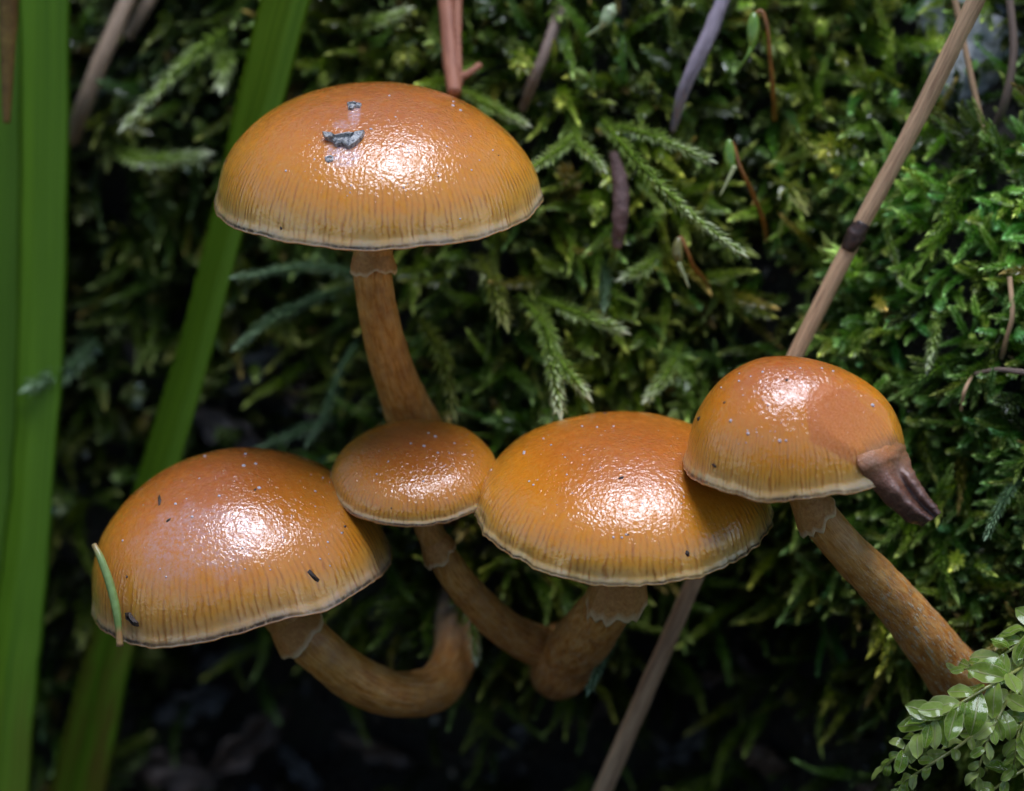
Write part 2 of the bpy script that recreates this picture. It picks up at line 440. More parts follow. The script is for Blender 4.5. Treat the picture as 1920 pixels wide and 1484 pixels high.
def scatter(name, pts, rot, scl, idx, tint, coll, label, cat):
    me = bpy.data.meshes.new(name)
    me.from_pydata((pts * 0.001).tolist(), [], [])
    at = me.attributes.new('rot', 'FLOAT_VECTOR', 'POINT'); at.data.foreach_set('vector', np.asarray(rot).ravel())
    at = me.attributes.new('scl', 'FLOAT', 'POINT'); at.data.foreach_set('value', scl)
    at = me.attributes.new('vid', 'INT', 'POINT'); at.data.foreach_set('value', np.asarray(idx, dtype=np.int32))
    at = me.attributes.new('tint', 'FLOAT_VECTOR', 'POINT'); at.data.foreach_set('vector', np.asarray(tint).ravel())
    o = bpy.data.objects.new(name, me); link(o)
    ng = bpy.data.node_groups.new(name, 'GeometryNodeTree')
    ng.interface.new_socket('Geometry', in_out='INPUT', socket_type='NodeSocketGeometry')
    ng.interface.new_socket('Geometry', in_out='OUTPUT', socket_type='NodeSocketGeometry')
    N = ng.nodes; gi = N.new('NodeGroupInput'); go = N.new('NodeGroupOutput')
    ci = N.new('GeometryNodeCollectionInfo'); ci.inputs['Collection'].default_value = coll
    ci.inputs['Separate Children'].default_value = True; ci.inputs['Reset Children'].default_value = True
    ip = N.new('GeometryNodeInstanceOnPoints'); ip.inputs['Pick Instance'].default_value = True
    def na(nm, ty):
        x = N.new('GeometryNodeInputNamedAttribute'); x.data_type = ty; x.inputs['Name'].default_value = nm
        return [q for q in x.outputs if q.enabled and q.name == 'Attribute'][0]
    L = ng.links.new
    L(gi.outputs[0], ip.inputs['Points']); L(ci.outputs[0], ip.inputs['Instance'])
    L(na('vid', 'INT'), ip.inputs['Instance Index']); L(na('rot', 'FLOAT_VECTOR'), ip.inputs['Rotation'])
    L(na('scl', 'FLOAT'), ip.inputs['Scale']); L(ip.outputs[0], go.inputs[0])
    md = o.modifiers.new('scatter', 'NODES'); md.node_group = ng
    return tag(o, label, cat, kind='stuff')

def blob(px, py, items, base=1.0):
    w = np.full(np.shape(px), base, float)
    for cx, cy, rx, ry, m in items:
        g = np.exp(-(((px - cx) / rx) ** 2 + ((py - cy) / ry) ** 2))
        w = w * (1 - g) + m * g
    return w

# where moss is thick (1) and where soil, rock and litter lie bare (0)
COVER = [(500, 770, 180, 150, 0.02), (400, 1300, 480, 260, 0.02), (500, 1450, 500, 200, 0.03), (1000, 1400, 330, 170, 0.05), (250, 950, 200, 200, 0.15),
         (1440, 560, 70, 110, 0.10), (1560, 200, 110, 60, 0.30), (1810, 105, 110, 110, 0.12), (1400, 190, 60, 50, 0.3), (1330, 1330, 200, 200, 0.05), (1580, 350, 70, 40, 0.25),
         (1560, 1400, 180, 120, 0.05), (1770, 640, 60, 60, 0.2), (900, 1300, 160, 60, 0.15), (1290, 1150, 150, 110, 0.2), (60, 1250, 150, 250, 0.25)]

def shoot_orient(px, py, out, down, rnd):
    n = bank_normal(px, py)
    d = n * out + np.array([0, 0, -1.0]) * down + rng.normal(0, rnd, (len(px), 3))
    # keep shoots growing out of the soil
    dn = (d * n).sum(1, keepdims=True); d = d + n * np.maximum(0.25 - dn, 0)
    d = nrm(d); eul = []
    for q in d:
        m = Vector(q).to_track_quat('Z', 'Y').to_matrix() @ Matrix.Rotation(random.uniform(0, 6.28), 3, 'Z')
        eul.append(tuple(m.to_euler()))
    return np.array(eul)

def scatter_moss(name, n, box, coll, nvar, coverf, out, down, rnd, scale, lift, tintf, label, cat):
    px = rng.uniform(box[0], box[2], n); py = rng.uniform(box[1], box[3], n)
    keep = rng.random(n) < coverf(px, py)
    px, py = px[keep], py[keep]; m = len(px)
    pts = bank_point(px, py, lift)
    scatter(name, pts, shoot_orient(px, py, out, down, rnd), rng.uniform(scale[0], scale[1], m), rng.integers(0, nvar, m), tintf(px, py, m), coll, label, cat)

def tint_a(px, py, m):
    g = fbm(px / 110.0 + 3, py / 110.0 + 8, 3)
    b = rng.uniform(0.6, 1.3, m) * (0.55 + 1.1 * sstep(-0.5, 0.6, fbm(px / 150.0 + 21, py / 150.0 + 5, 3)))
    warm = np.clip(0.1 + g * 0.9 + rng.normal(0, 0.25, m), -0.7, 0.9)
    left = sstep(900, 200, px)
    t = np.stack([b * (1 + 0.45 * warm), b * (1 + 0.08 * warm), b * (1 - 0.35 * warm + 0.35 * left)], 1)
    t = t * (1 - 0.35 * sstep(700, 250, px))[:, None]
    dry = rng.random(m) < 0.06
    t[dry] = np.array([1.25, 0.72, 0.85]) * b[dry][:, None]
    return t
def tint_b(px, py, m):
    b = rng.uniform(0.7, 1.35, m) * (0.6 + 1.0 * sstep(-0.5, 0.5, fbm(px / 120.0 + 2, py / 120.0 + 15, 3))); w = rng.normal(0, 0.15, m)
    return np.stack([b * (1 + w), b, b * (1 - w)], 1)
def cover_main(px, py):
    w = blob(px, py, COVER) * (0.35 + 0.65 * sstep(-0.35, 0.25, fbm(px / 75.0 + 40, py / 75.0 + 12, 3)))
    return w * (1 - 0.75 * sstep(1560, 1720, px) * sstep(250, 400, py) * sstep(1150, 950, py))
def cover_fine(px, py):
    w = sstep(1480, 1680, px) * sstep(180, 380, py) * sstep(1250, 1050, py)
    w = np.maximum(w, 0.12 * sstep(1000, 1400, px) * sstep(1200, 900, py))
    return w * blob(px, py, COVER) * (0.30 + 0.7 * sstep(-0.3, 0.2, fbm(px / 60.0 + 4, py / 60.0 + 2, 3)))

c_feather = shoot_variants('feather_shoot', MOSS, 12, 14.0, 1.5, 120, wid=0.22, spread=0.95, spread_tip=0.5, taper=(1.0, 1.1, 0.5))
c_under = shoot_variants('under_shoot', MOSS, 5, 6.0, 1.35, 60, wid=0.42, spread=1.0)
c_broad = shoot_variants('broad_shoot', MOSS, 5, 7.0, 2.1, 34, wid=0.46, spread=0.95, spread_tip=0.8)
c_fine = shoot_variants('fine_shoot', FINE, 7, 7.0, 0.68, 170, wid=0.20, spread=1.0, spread_tip=0.75)
box = (-400, -350, 2320, 1650)
scatter_moss('moss_underlayer', 7000, box, c_under, 5, cover_main, 0.8, 0.25, 0.6, (0.6, 1.1), 0.5, lambda a, b, m: tint_a(a, b, m) * 0.28,  # tint darkens this layer, painting shade into the gaps between shoots
             'short moss carpet, tinted dark as painted shade in the gaps, lying against the soil of the bank', 'moss')
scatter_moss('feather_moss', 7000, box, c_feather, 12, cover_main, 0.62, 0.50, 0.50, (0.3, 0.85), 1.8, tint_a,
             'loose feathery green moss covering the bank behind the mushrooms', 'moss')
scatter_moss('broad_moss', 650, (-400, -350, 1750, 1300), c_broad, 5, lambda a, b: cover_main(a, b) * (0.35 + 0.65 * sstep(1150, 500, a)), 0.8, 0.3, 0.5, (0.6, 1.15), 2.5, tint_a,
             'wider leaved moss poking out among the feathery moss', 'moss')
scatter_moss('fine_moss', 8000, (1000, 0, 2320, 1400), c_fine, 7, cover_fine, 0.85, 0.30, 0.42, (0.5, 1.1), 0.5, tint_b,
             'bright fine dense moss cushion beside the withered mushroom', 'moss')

def hero(pts, mat, label, leaf=1.1, n=150, group='pale tipped moss shoots', seed=1, **kw):
    w = P(np.array([p[0] for p in pts]), np.array([p[1] for p in pts]), np.array([p[2] for p in pts]))
    path = catmull(w, 34)
    a, b = shoot(path, leaf=leaf, n=int(n * 1.3), seed=seed, stem_r=0.30, spread=1.0, spread_tip=0.6, wid=0.25, **kw)
    e = empty('moss_shoot', w[0], label, 'moss shoot', group)
    part('stem', a[0], a[1], mat, e, {'mc': a[2]})
    part('leaves', b[0], b[1], mat, e, {'mc': b[2]}, smooth=False, kind='stuff')
    return e

H = [
 ([(1090, 235, 20), (1062, 268, 14), (1020, 300, 9), (968, 332, 5)], HERO, 'curved moss shoot laid onto the rim of the mushroom with the bark flake', 1.0, 190),
 ([(1075, 235, 20), (1085, 268, 14), (1110, 292, 11), (1130, 316, 10)], HERO, 'short arching moss shoot next to the highest mushroom cap', 0.95, 120),
 ([(1120, 215, 22), (1165, 268, 13), (1225, 335, 9), (1300, 405, 8), (1388, 472, 7)], HERO, 'longest spiky moss shoot with a pale pointed tip hanging diagonally', 1.15, 210),
 ([(1130, 235, 22), (1190, 245, 14), (1250, 265, 11), (1328, 299, 10)], HERO, 'moss shoot with white pointed tip above the longest diagonal shoot', 1.15, 130),
 ([(975, 555, 24), (1020, 610, 15), (1036, 680, 11), (1049, 768, 9)], HERO, 'thick pale moss shoot hanging over the row of two joined mushroom caps', 1.5, 170),
 ([(1030, 640, 18), (1060, 690, 11), (1098, 738, 10)], HERO, 'short pale moss side shoot beside the thick hanging shoot', 1.3, 70),
 ([(1010, 560, 22), (1090, 590, 15), (1165, 620, 14)], HERO, 'green moss shoot stretching sideways above the thick hanging shoot', 1.2, 90),
 ([(900, 480, 26), (922, 530, 18), (945, 600, 16)], HERO_YELLOW, 'yellowish moss shoot beside the upper stem, close under the highest cap', 1.7, 70),
 ([(790, 600, 24), (825, 660, 18), (850, 770, 16)], HERO_YELLOW, 'yellowish moss shoot hanging down against the lower part of the tall stem', 1.5, 90),
 ([(730, 540, 34), (600, 500, 26), (445, 520, 24)], HERO_BLUE, 'smooth blunt moss shoot pointing away from the tall stem below the highest cap', 1.0, 150),
 ([(700, 520, 36), (590, 560, 28), (500, 605, 26), (445, 650, 25)], HERO_BLUE, 'bluish moss shoot drooping towards the broad green blade', 1.0, 170),
 ([(705, 590, 36), (640, 690, 28), (612, 770, 26), (578, 832, 25)], HERO_BLUE, 'thin bluish moss shoot hanging between the tall stem and the dark hollow', 0.8, 150),
 ([(640, 780, 40), (560, 810, 33), (470, 850, 31)], HERO_BLUE, 'faint moss shoot crossing the dark hollow behind the lowest cap', 1.0, 90),
 ([(490, 20, 38), (400, 75, 31), (330, 135, 28), (238, 232, 26)], HERO, 'fat pale moss shoot slanting between the two broad green blades', 1.5, 170),
 ([(420, 60, 38), (420, 110, 31), (415, 160, 28)], HERO, 'stubby moss shoot hanging beside the fat slanting shoot', 1.7, 60),
 ([(1190, 1120, 20), (1150, 1190, 13), (1106, 1292, 11)], HERO_BLUE, 'bluish moss shoot hanging beside the thick stem with the cup shaped ring', 1.0, 190),
 ([(880, 1080, 24), (885, 1150, 18), (892, 1232, 16)], HERO, 'small green moss shoot hanging behind the thin bent stem', 1.2, 80),
 ([(1640, 340, 22), (1665, 430, 15), (1688, 528, 13)], HERO, 'slender moss shoot hanging beside the node of the dry stalk', 0.8, 110),
 ([(1470, 190, 26), (1500, 250, 19), (1545, 300, 17)], HERO_YELLOW, 'yellow green stubby moss shoot between hooked capsule and dry stalk', 1.4, 60),
 ([(1440, 330, 24), (1480, 350, 18), (1500, 380, 17)], HERO_YELLOW, 'broad leaved moss shoot beside the middle hooked capsule', 1.9, 36),
 ([(1240, 470, 24), (1210, 500, 17), (1170, 520, 16)], HERO, 'curled moss shoot by the lowest hooked capsule', 1.1, 90),
 ([(1130, 470, 24), (1136, 520, 18), (1133, 575, 16)], HERO_BLUE, 'narrow moss shoot under the brown bud scale', 0.9, 90),
 ([(1280, 640, 24), (1250, 700, 17), (1215, 745, 15)], HERO, 'moss shoot pointing down at the big joined cap', 1.2, 100),
 ([(1920, 890, 8), (1880, 940, 2), (1850, 1005, 0)], HERO_BLUE, 'fine moss shoot beside the tip of the withered brown flap', 0.75, 150),
 ([(640, 60, 32), (690, 45, 26), (760, 20, 24)], HERO, 'moss shoot lying behind the crown of the highest cap', 1.3, 100),
 ([(200, 270, 42), (270, 300, 33), (380, 290, 31)], HERO, 'dense moss shoot between the two broad blades below the fat slanting shoot', 1.6, 120),
 ([(180, 640, 42), (130, 690, 34), (60, 725, 32)], HERO_BLUE, 'moss shoot overlapping the edge of the widest green blade', 1.8, 70),
 ([(860, 165, 24), (920, 200, 18), (985, 232, 16)], HERO, 'moss shoot leaning from behind the crown beside the reddish needle', 1.0, 130),
 ([(1590, 480, 24), (1540, 560, 18), (1500, 640, 16)], HERO, 'moss shoot hidden partly behind the dry stalk', 0.9, 100),
 ([(1770, 520, 14), (1755, 620, 9), (1740, 690, 8)], HERO, 'hanging moss shoot above the withered mushroom', 0.9, 130),
]
for i, (pts, m, lab, lf, n) in enumerate(H):
    hero(pts, m, lab, lf, n, seed=200 + i)

# ------------------------------------------------------------------ grass blades
def blade_mat(name, c0, c1, stain):
    k = Mat(name); uv = k.attr('buv'); sep = k.n('ShaderNodeSeparateXYZ'); k.l(uv.outputs['Vector'], sep.inputs[0])
    u, w = sep.outputs[0], sep.outputs[1]
    mp = k.n('ShaderNodeCombineXYZ'); k.l(k.math('MULTIPLY', u, 26.0), mp.inputs[0]); k.l(k.math('MULTIPLY', w, 3.0), mp.inputs[1])
    n = k.noise(mp.outputs[0], 1.0, 3, 0.6)
    col = k.ramp(n, [(0.3, c0), (0.7, c1)])
    mp2 = k.n('ShaderNodeCombineXYZ'); k.l(k.math('MULTIPLY', u, 3.0), mp2.inputs[0]); k.l(k.math('MULTIPLY', w, 7.0), mp2.inputs[1])
    n2 = k.noise(mp2.outputs[0], 1.2, 4, 0.6)
    st = k.math('MULTIPLY', k.ramp(n2, [(0.42, 0.0), (0.6, 0.85)]), k.ramp(w, stain))
    col = k.mix(st, col, (0.16, 0.085, 0.018))
    col = k.mix(k.ramp(w, [(0.80, 0.0), (1.0, 0.5)]), col, (0.16, 0.19, 0.015))
    k.set(k.bsdf, Base_Color=col, Roughness=0.42, Normal=k.bump(n, 0.0001), Specular_IOR_Level=0.35)
    k.translucent(col, 0.45)
    return k.m

def blade(name, rows, depth, mat, label, fold=0.25, nseg=70, midrib=0.5):
    """rows: (py, left px, right px); depth: (d at top, d at bottom)"""
    rows = np.array(rows, float)
    cl = catmull(np.stack([rows[:, 1], rows[:, 0], np.interp(rows[:, 0], [rows[0, 0], rows[-1, 0]], depth)], 1), nseg)
    cr = catmull(np.stack([rows[:, 2], rows[:, 0], np.interp(rows[:, 0], [rows[0, 0], rows[-1, 0]], depth)], 1), nseg)
    m = 13; V = []; A = []
    x = np.linspace(0, 1, m)
    for th, sg in ((0.0, 1), (0.18, -1)):
        for i in range(nseg):
            px = cl[i, 0] + (cr[i, 0] - cl[i, 0]) * x + 3.0 * fbm(i * 0.35 + x * 0, x * 1.5 + rows[0, 1], 3); py = cl[i, 1] + (cr[i, 1] - cl[i, 1]) * x
            wd = (cr[i, 0] - cl[i, 0]) * S
            d = cl[i, 2] + fold * wd * (1 - np.abs(x - midrib) / max(midrib, 1 - midrib)) + th * (1 - (2 * x - 1) ** 6) + 0.05 * np.sin(x * 40)
            V.append(P(px, py, d)); A.append(np.stack([x, np.full(m, i / (nseg - 1)), x * 0], 1))
    V = np.array(V).reshape(-1, 3); A = np.array(A).reshape(-1, 3)
    f1 = grid_faces(nseg, m); f2 = grid_faces(nseg, m)[:, ::-1] + nseg * m
    e = []
    for i in range(nseg - 1):
        a, b = i * m, (i + 1) * m; o = nseg * m
        e += [(a, b, b + o, a + o), (a + m - 1, a + m - 1 + o, b + m - 1 + o, b + m - 1)]
    return solo(name, V, f1.tolist() + f2.tolist() + e, mat, label, 'grass blade', attrs={'buv': A})

BL1 = blade_mat('blade_green', (0.075, 0.19, 0.006), (0.19, 0.38, 0.02), [(0.72, 0.0), (0.9, 0.35)])
BL2 = blade_mat('blade_green_stained', (0.085, 0.20, 0.006), (0.22, 0.41, 0.025), [(0.60, 0.0), (0.80, 0.9)])
blade('grass_blade', [(-260, 32, 135), (0, 34, 131), (400, 34, 128), (700, 30, 118), (900, 18, 102), (1150, -10, 84), (1350, -30, 66), (1700, -60, 40)],
      (28, 36), BL1, 'wide upright green grass blade standing apart from the mushrooms', 0.30, midrib=0.35)
blade('grass_blade', [(-260, -95, 42), (0, -70, 44), (500, -60, 40), (900, -80, 36), (1300, -110, 10), (1700, -150, -30)],
      (33, 42), BL1, 'green grass blade half hidden beside the wide upright blade', 0.2)
blade('grass_blade', [(-260, 555, 655), (0, 487, 582), (200, 440, 530), (400, 396, 466), (700, 318, 388), (900, 254, 330), (1050, 214, 300), (1250, 152, 246), (1484, 90, 200), (1750, 20, 130)],
      (15, 46), BL2, 'broad leaning green grass blade with brown stains passing behind two caps', 0.30, midrib=0.62)

def tube_thing(name, pts, radii, mat, label, cat, sides=14, n=60, lump=0.08, group=None, seed=0, parent=False):
    a = np.array([(p[0], p[1], p[2]) for p in pts], float)
    c = catmull(P(a[:, 0], a[:, 1], a[:, 2]), n)
    r = np.interp(np.linspace(0, 1, n), np.linspace(0, 1, len(radii)), np.array(radii, float) * S)
    v, f, w = tube(c, r, sides, lump, seed)
    L = np.linalg.norm(np.diff(c, axis=0), axis=1).sum()
    ang = np.append(np.tile(np.arange(sides) / sides * 2 * np.pi, n), [0, 0])
    suv = np.stack([np.cos(ang) * 2.2, np.sin(ang) * 2.2, w * L * 0.12], 1)
    if parent:
        e = empty(name, c[-1], label, cat, group)
        return e, part('stem' if name == 'mushroom' else 'culm', v, f, mat, e, {'w': w, 'suv': suv}), c, r
    return solo(name, v, f, mat, label, cat, base=c[-1], attrs={'w': w, 'suv': suv}, group=group)

def straw_mat(name, lo, hi, scale=1.6):
    return plain(name, [(0.30, lo), (0.55, hi), (0.75, tuple(min(1, x * 1.25) for x in hi))], scale, 0.6, attr='suv', bump=0.00012)
STRAW = straw_mat('dry_straw', (0.28, 0.14, 0.07), (0.64, 0.40, 0.22))
STRAW_DULL = straw_mat('dull_straw', (0.09, 0.055, 0.035), (0.22, 0.15, 0.11))
MAUVE = straw_mat('mauve_straw', (0.14, 0.105, 0.12), (0.38, 0.31, 0.35))
RED = straw_mat('red_needle', (0.15, 0.04, 0.018), (0.34, 0.13, 0.065))
DARKNODE = plain('stalk_node', [(0.3, (0.012, 0.008, 0.006)), (0.7, (0.07, 0.03, 0.018))], 2.0, 0.5)

# the long dry stalk that runs behind the withered cap
stalk = [(1905, -150, -2), (1830, 0, 1), (1722, 220, 5), (1608, 435, 8), (1492, 665, 11), (1400, 860, 13), (1318, 1050, 15), (1225, 1265, 19), (1130, 1484, 24), (1040, 1690, 30)]
e, culm, sc_, sr_ = tube_thing('dry_grass_stalk', stalk, [17, 17, 17, 16.5, 16, 16, 17, 18, 19, 20], STRAW, 'long dry straw coloured stalk with a dark node slanting behind the caps', 'dry stalk', n=140, lump=0.10, parent=True)
q = P(np.array([1618., 1610, 1604, 1598, 1590]), np.array([418., 432, 441, 452, 468]), np.array([7.6, 7.7, 7.8, 7.9, 8.2]))
v, f, w = tube(catmull(q, 16), np.interp(np.linspace(0, 1, 16), [0, .3, .5, .7, 1], [15, 18.5, 20, 18.5, 15.5]) * S, 14, 0.16, 3)
part('node', v, f, DARKNODE, e, {'w': w})

tube_thing('thin_dry_straw', [(1770, -80, 10), (1790, 0, 11), (1822, 150, 12), (1850, 270, 13), (1866, 352, 15)], [6, 6, 6, 5, 6], STRAW, 'thin straight straw crossing behind the long dry stalk', 'dry stem', 8)
tube_thing('thin_dry_straw', [(1880, -80, 12), (1893, 0, 12), (1900, 100, 12), (1885, 190, 13), (1858, 250, 16)], [8, 8, 8, 9, 6], STRAW_DULL, 'thin bent greyish stem beside the pale stone', 'dry stem', 8)
tube_thing('thin_dry_straw', [(1893, 520, 6), (1898, 590, 5), (1886, 640, 6), (1878, 672, 8)], [5, 5, 5, 5], STRAW, 'short hanging straw under the bright fine moss', 'dry stem', 8)
tube_thing('thin_dry_straw', [(1960, 705, 3), (1915, 698, 3), (1870, 694, 4), (1828, 702, 6)], [6, 6, 5, 4], STRAW_DULL, 'short level straw stuck in the fine moss', 'dry stem', 8)
tube_thing('thin_dry_straw', [(1822, 705, 6), (1808, 735, 5), (1802, 770, 6)], [3, 4, 3], STRAW, 'tiny whitish straw tip below the level straw', 'dry stem', 8)
tube_thing('dry_leaf_strip', [(1375, -60, 14), (1352, 10, 14), (1318, 90, 14), (1282, 170, 15), (1262, 245, 19)], [13, 14, 17, 12, 6], MAUVE, 'withered mauve grey leaf strip hanging from above', 'dry leaf', 8, lump=0.2)
tube_thing('grey_twig', [(1050, 20, 22), (1025, 90, 19), (1000, 150, 19), (980, 205, 22)], [12, 11, 13, 9], STRAW_DULL, 'dull grey twig stuck in the moss beside the highest cap', 'twig', 8, lump=0.25)
e, o_, _, _ = tube_thing('reddish_needle', [(832, -60, 24), (840, 30, 20), (846, 110, 17), (852, 175, 14)], [14, 18, 18, 14], RED, 'reddish dry conifer twig touching the crown of the highest cap', 'dry twig', 10, parent=True)
for pp in ([(848, 150, 15), (874, 140, 16), (900, 122, 17)], [(858, -40, 22), (858, 60, 18), (862, 160, 15)]):
    a = np.array(pp, float); v, f, w = tube(catmull(P(a[:, 0], a[:, 1], a[:, 2]), 16), np.array([9] * 8 + [7] * 8) * S, 8, 0.1)
    part('needle', v, f, RED, e, {'w': w, 'suv': v * 2.0})
tube_thing('bud_scale', [(1150, 290, 18), (1162, 340, 15), (1164, 400, 14), (1156, 464, 15)], [9, 16, 17, 10], plain('bud_scale', [(0.3, (0.06, 0.025, 0.02)), (0.7, (0.26, 0.15, 0.13))], 1.4, 0.6, bump=0.0003), 'brown scaly bud hanging in the moss beside the highest cap', 'bud', 12, lump=0.25)
TAN = straw_mat('tan_straw', (0.16, 0.10, 0.055), (0.36, 0.25, 0.16))
tube_thing('dry_straw', [(265, -60, 36), (235, 10, 34), (195, 100, 33), (160, 190, 34), (135, 265, 38)], [14, 17, 19, 18, 15], TAN, 'blurred tan straw leaning behind the wide upright blade', 'straw', 10)
tube_thing('dry_straw', [(310, -60, 38), (275, 10, 36), (240, 70, 37)], [12, 15, 12], TAN, 'short second tan straw next to the leaning tan straw', 'straw', 10)
tube_thing('dry_straw', [(18, -80, 16), (15, 60, 18), (12, 230, 20)], [22, 18, 8], plain('brown_straw', [(0.3, (0.10, 0.045, 0.01)), (0.7, (0.26, 0.16, 0.03))], 0.4, 0.55), 'brown dying leaf edge beside the wide upright blade', 'straw', 10)

# ------------------------------------------------------------------ moss spore capsules
CAPS = plain('spore_capsule', [(0.3, (0.10, 0.22, 0.02)), (0.7, (0.24, 0.38, 0.05))], 1.0, 0.25, coat=0.8, trans=0.2, bump=0.00002)
CAPS_B = plain('spore_capsule_brown', [(0.3, (0.12, 0.09, 0.02)), (0.7, (0.28, 0.26, 0.07))], 1.0, 0.25, coat=0.8, trans=0.2, bump=0.00002)
SETA = plain('seta', [(0.3, (0.14, 0.045, 0.008)), (0.7, (0.32, 0.13, 0.02))], 1.0, 0.35, coat=0.4)
BEAK = plain('capsule_beak', [(0.3, (0.26, 0.30, 0.12)), (0.7, (0.48, 0.48, 0.24))], 1.0, 0.35)
def sporophyte(seta, capsule, beak, mat, label):
    a = np.array(seta, float); c = catmull(P(a[:, 0], a[:, 1], a[:, 2]), 40)
    e = empty('moss_capsule', c[0], label, 'moss capsule', 'hooked moss capsules')
    v, f, w = tube(c, np.linspace(5, 4, 40) * S, 8); part('seta', v, f, SETA, e)
    a = np.array(capsule, float); c = catmull(P(a[:, 0], a[:, 1], a[:, 2]), 24)
    x = np.linspace(0, 1, 24); r = capsule_r * np.sin(np.pi * np.clip(x * 0.92 + 0.06, 0, 1)) ** 0.6
    v, f, w = tube(c, r * S, 14); part('capsule', v, f, mat, e)
    a = np.array(beak, float); c = catmull(P(a[:, 0], a[:, 1], a[:, 2]), 14)
    v, f, w = tube(c, np.linspace(5.5, 1.2, 14) * S, 8); part('beak', v, f, BEAK if mat is CAPS_B else CAPS if len(beak) == 3 else BEAK, e)
capsule_r = 13
sporophyte([(1452, 225, 19), (1450, 180, 15), (1444, 110, 13), (1438, 50, 12), (1428, 22, 12), (1414, 28, 12)], [(1414, 24, 12), (1412, 55, 12), (1410, 95, 12)], [(1409, 88, 12), (1400, 108, 12), (1378, 140, 13)], CAPS, 'bright green hooked moss capsule on a red brown stalk, highest of three')
capsule_r = 12
sporophyte([(1437, 450, 20), (1430, 410, 15), (1405, 350, 12), (1388, 315, 11), (1376, 275, 11), (1368, 265, 11)], [(1367, 262, 11), (1368, 295, 11), (1372, 328, 11)], [(1378, 312, 10.5), (1350, 368, 10.5)], CAPS, 'yellow green hooked moss capsule with pale beak, middle of three')
capsule_r = 12
sporophyte([(1328, 535, 20), (1318, 522, 16), (1300, 500, 13), (1288, 470, 12), (1278, 448, 12), (1272, 448, 12)], [(1272, 446, 12), (1270, 475, 12), (1276, 498, 12)], [(1272, 494, 11.5), (1282, 515, 11.5), (1292, 540, 11.5)], CAPS_B, 'brownish hooked moss capsule, lowest of three')
a = np.array([(1152, 8, 15), (1142, 25, 15), (1128, 48, 15), (1100, 68, 16)], float); c = catmull(P(a[:, 0], a[:, 1], a[:, 2]), 24)
v, f, w = tube(c, np.interp(np.linspace(0, 1, 24), [0, .25, .55, .7, 1], [3, 15, 13, 5, 3]) * S, 12)
solo('fallen_capsule', v, f, plain('pale_capsule', [(0.3, (0.20, 0.30, 0.12)), (0.7, (0.42, 0.46, 0.26))], 1.2, 0.25, coat=0.7), 'loose pale green capsule with a pointed tail high in the moss', 'moss capsule')

# ------------------------------------------------------------------ stones and litter
def lump(px, py, d, rx, ry, rz, mat, name, label, cat, seed, group=None, rough=0.35):
    n, m = 18, 26
    th = np.linspace(0.02, np.pi - 0.02, n)[:, None]; ph = np.linspace(0, 2 * np.pi, m, endpoint=False)[None]
    x = np.sin(th) * np.cos(ph); y = np.sin(th) * np.sin(ph); z = np.cos(th) + 0 * ph
    r = 1 + rough * fbm(x * 1.3 + seed * 3.1 + z * 0.9, y * 1.3 + seed * 1.7 + z * 1.1, 4)
    c = P(px, py, d)
    v = (c + (x * r * rx * S)[..., None] * RGT + (z * r * ry * S)[..., None] * UPV + (y * r * rz * S)[..., None] * FWD).reshape(-1, 3)
    f = grid_faces(n, m, True).tolist() + [tuple(range(m))[::-1], tuple(range((n - 1) * m, n * m))]
    return solo(name, v, f, mat, label, cat, group=group)
PALE = plain('pale_stone', [(0.32, (0.14, 0.15, 0.13)), (0.5, (0.42, 0.43, 0.42)), (0.7, (0.62, 0.60, 0.60))], 0.55, 0.7, bump=0.0006)
WETR = plain('wet_rock', [(0.3, (0.016, 0.018, 0.022)), (0.6, (0.07, 0.075, 0.09)), (0.75, (0.20, 0.20, 0.23))], 0.8, 0.3, bump=0.0008, coat=0.5)
lump(1815, 95, 23, 105, 100, 50, PALE, 'pale_stone', 'pale whitish stone half buried behind the long dry stalk', 'stone', 1, rough=0.75)
lump(1900, 40, 26, 70, 110, 50, WETR, 'dark_rock', 'dark bluish wet rock beside the pale stone', 'rock', 2)
lump(1440, 195, 29, 70, 50, 40, WETR, 'dark_rock', 'dark wet rock under the highest hooked capsule', 'rock', 3)
lump(1575, 345, 27, 50, 36, 40, WETR, 'dark_rock', 'small grey wet rock behind the node of the dry stalk', 'rock', 4)
lump(1450, 590, 31, 75, 90, 50, WETR, 'dark_rock', 'dark purplish wet rock close above the withered mushroom cap', 'rock', 5)
lump(1775, 645, 20, 36, 40, 30, PALE, 'pale_stone', 'small pale stone in the fine moss above the withered mushroom', 'stone', 6)
LEAFM = [plain('litter_%d' % i, [(0.3, tuple(x * 0.35 for x in c)), (0.7, c)], 0.8, 0.5, bump=0.0004, coat=0.2) for i, c in enumerate([(0.10, 0.07, 0.055), (0.075, 0.075, 0.075), (0.12, 0.075, 0.05)])]
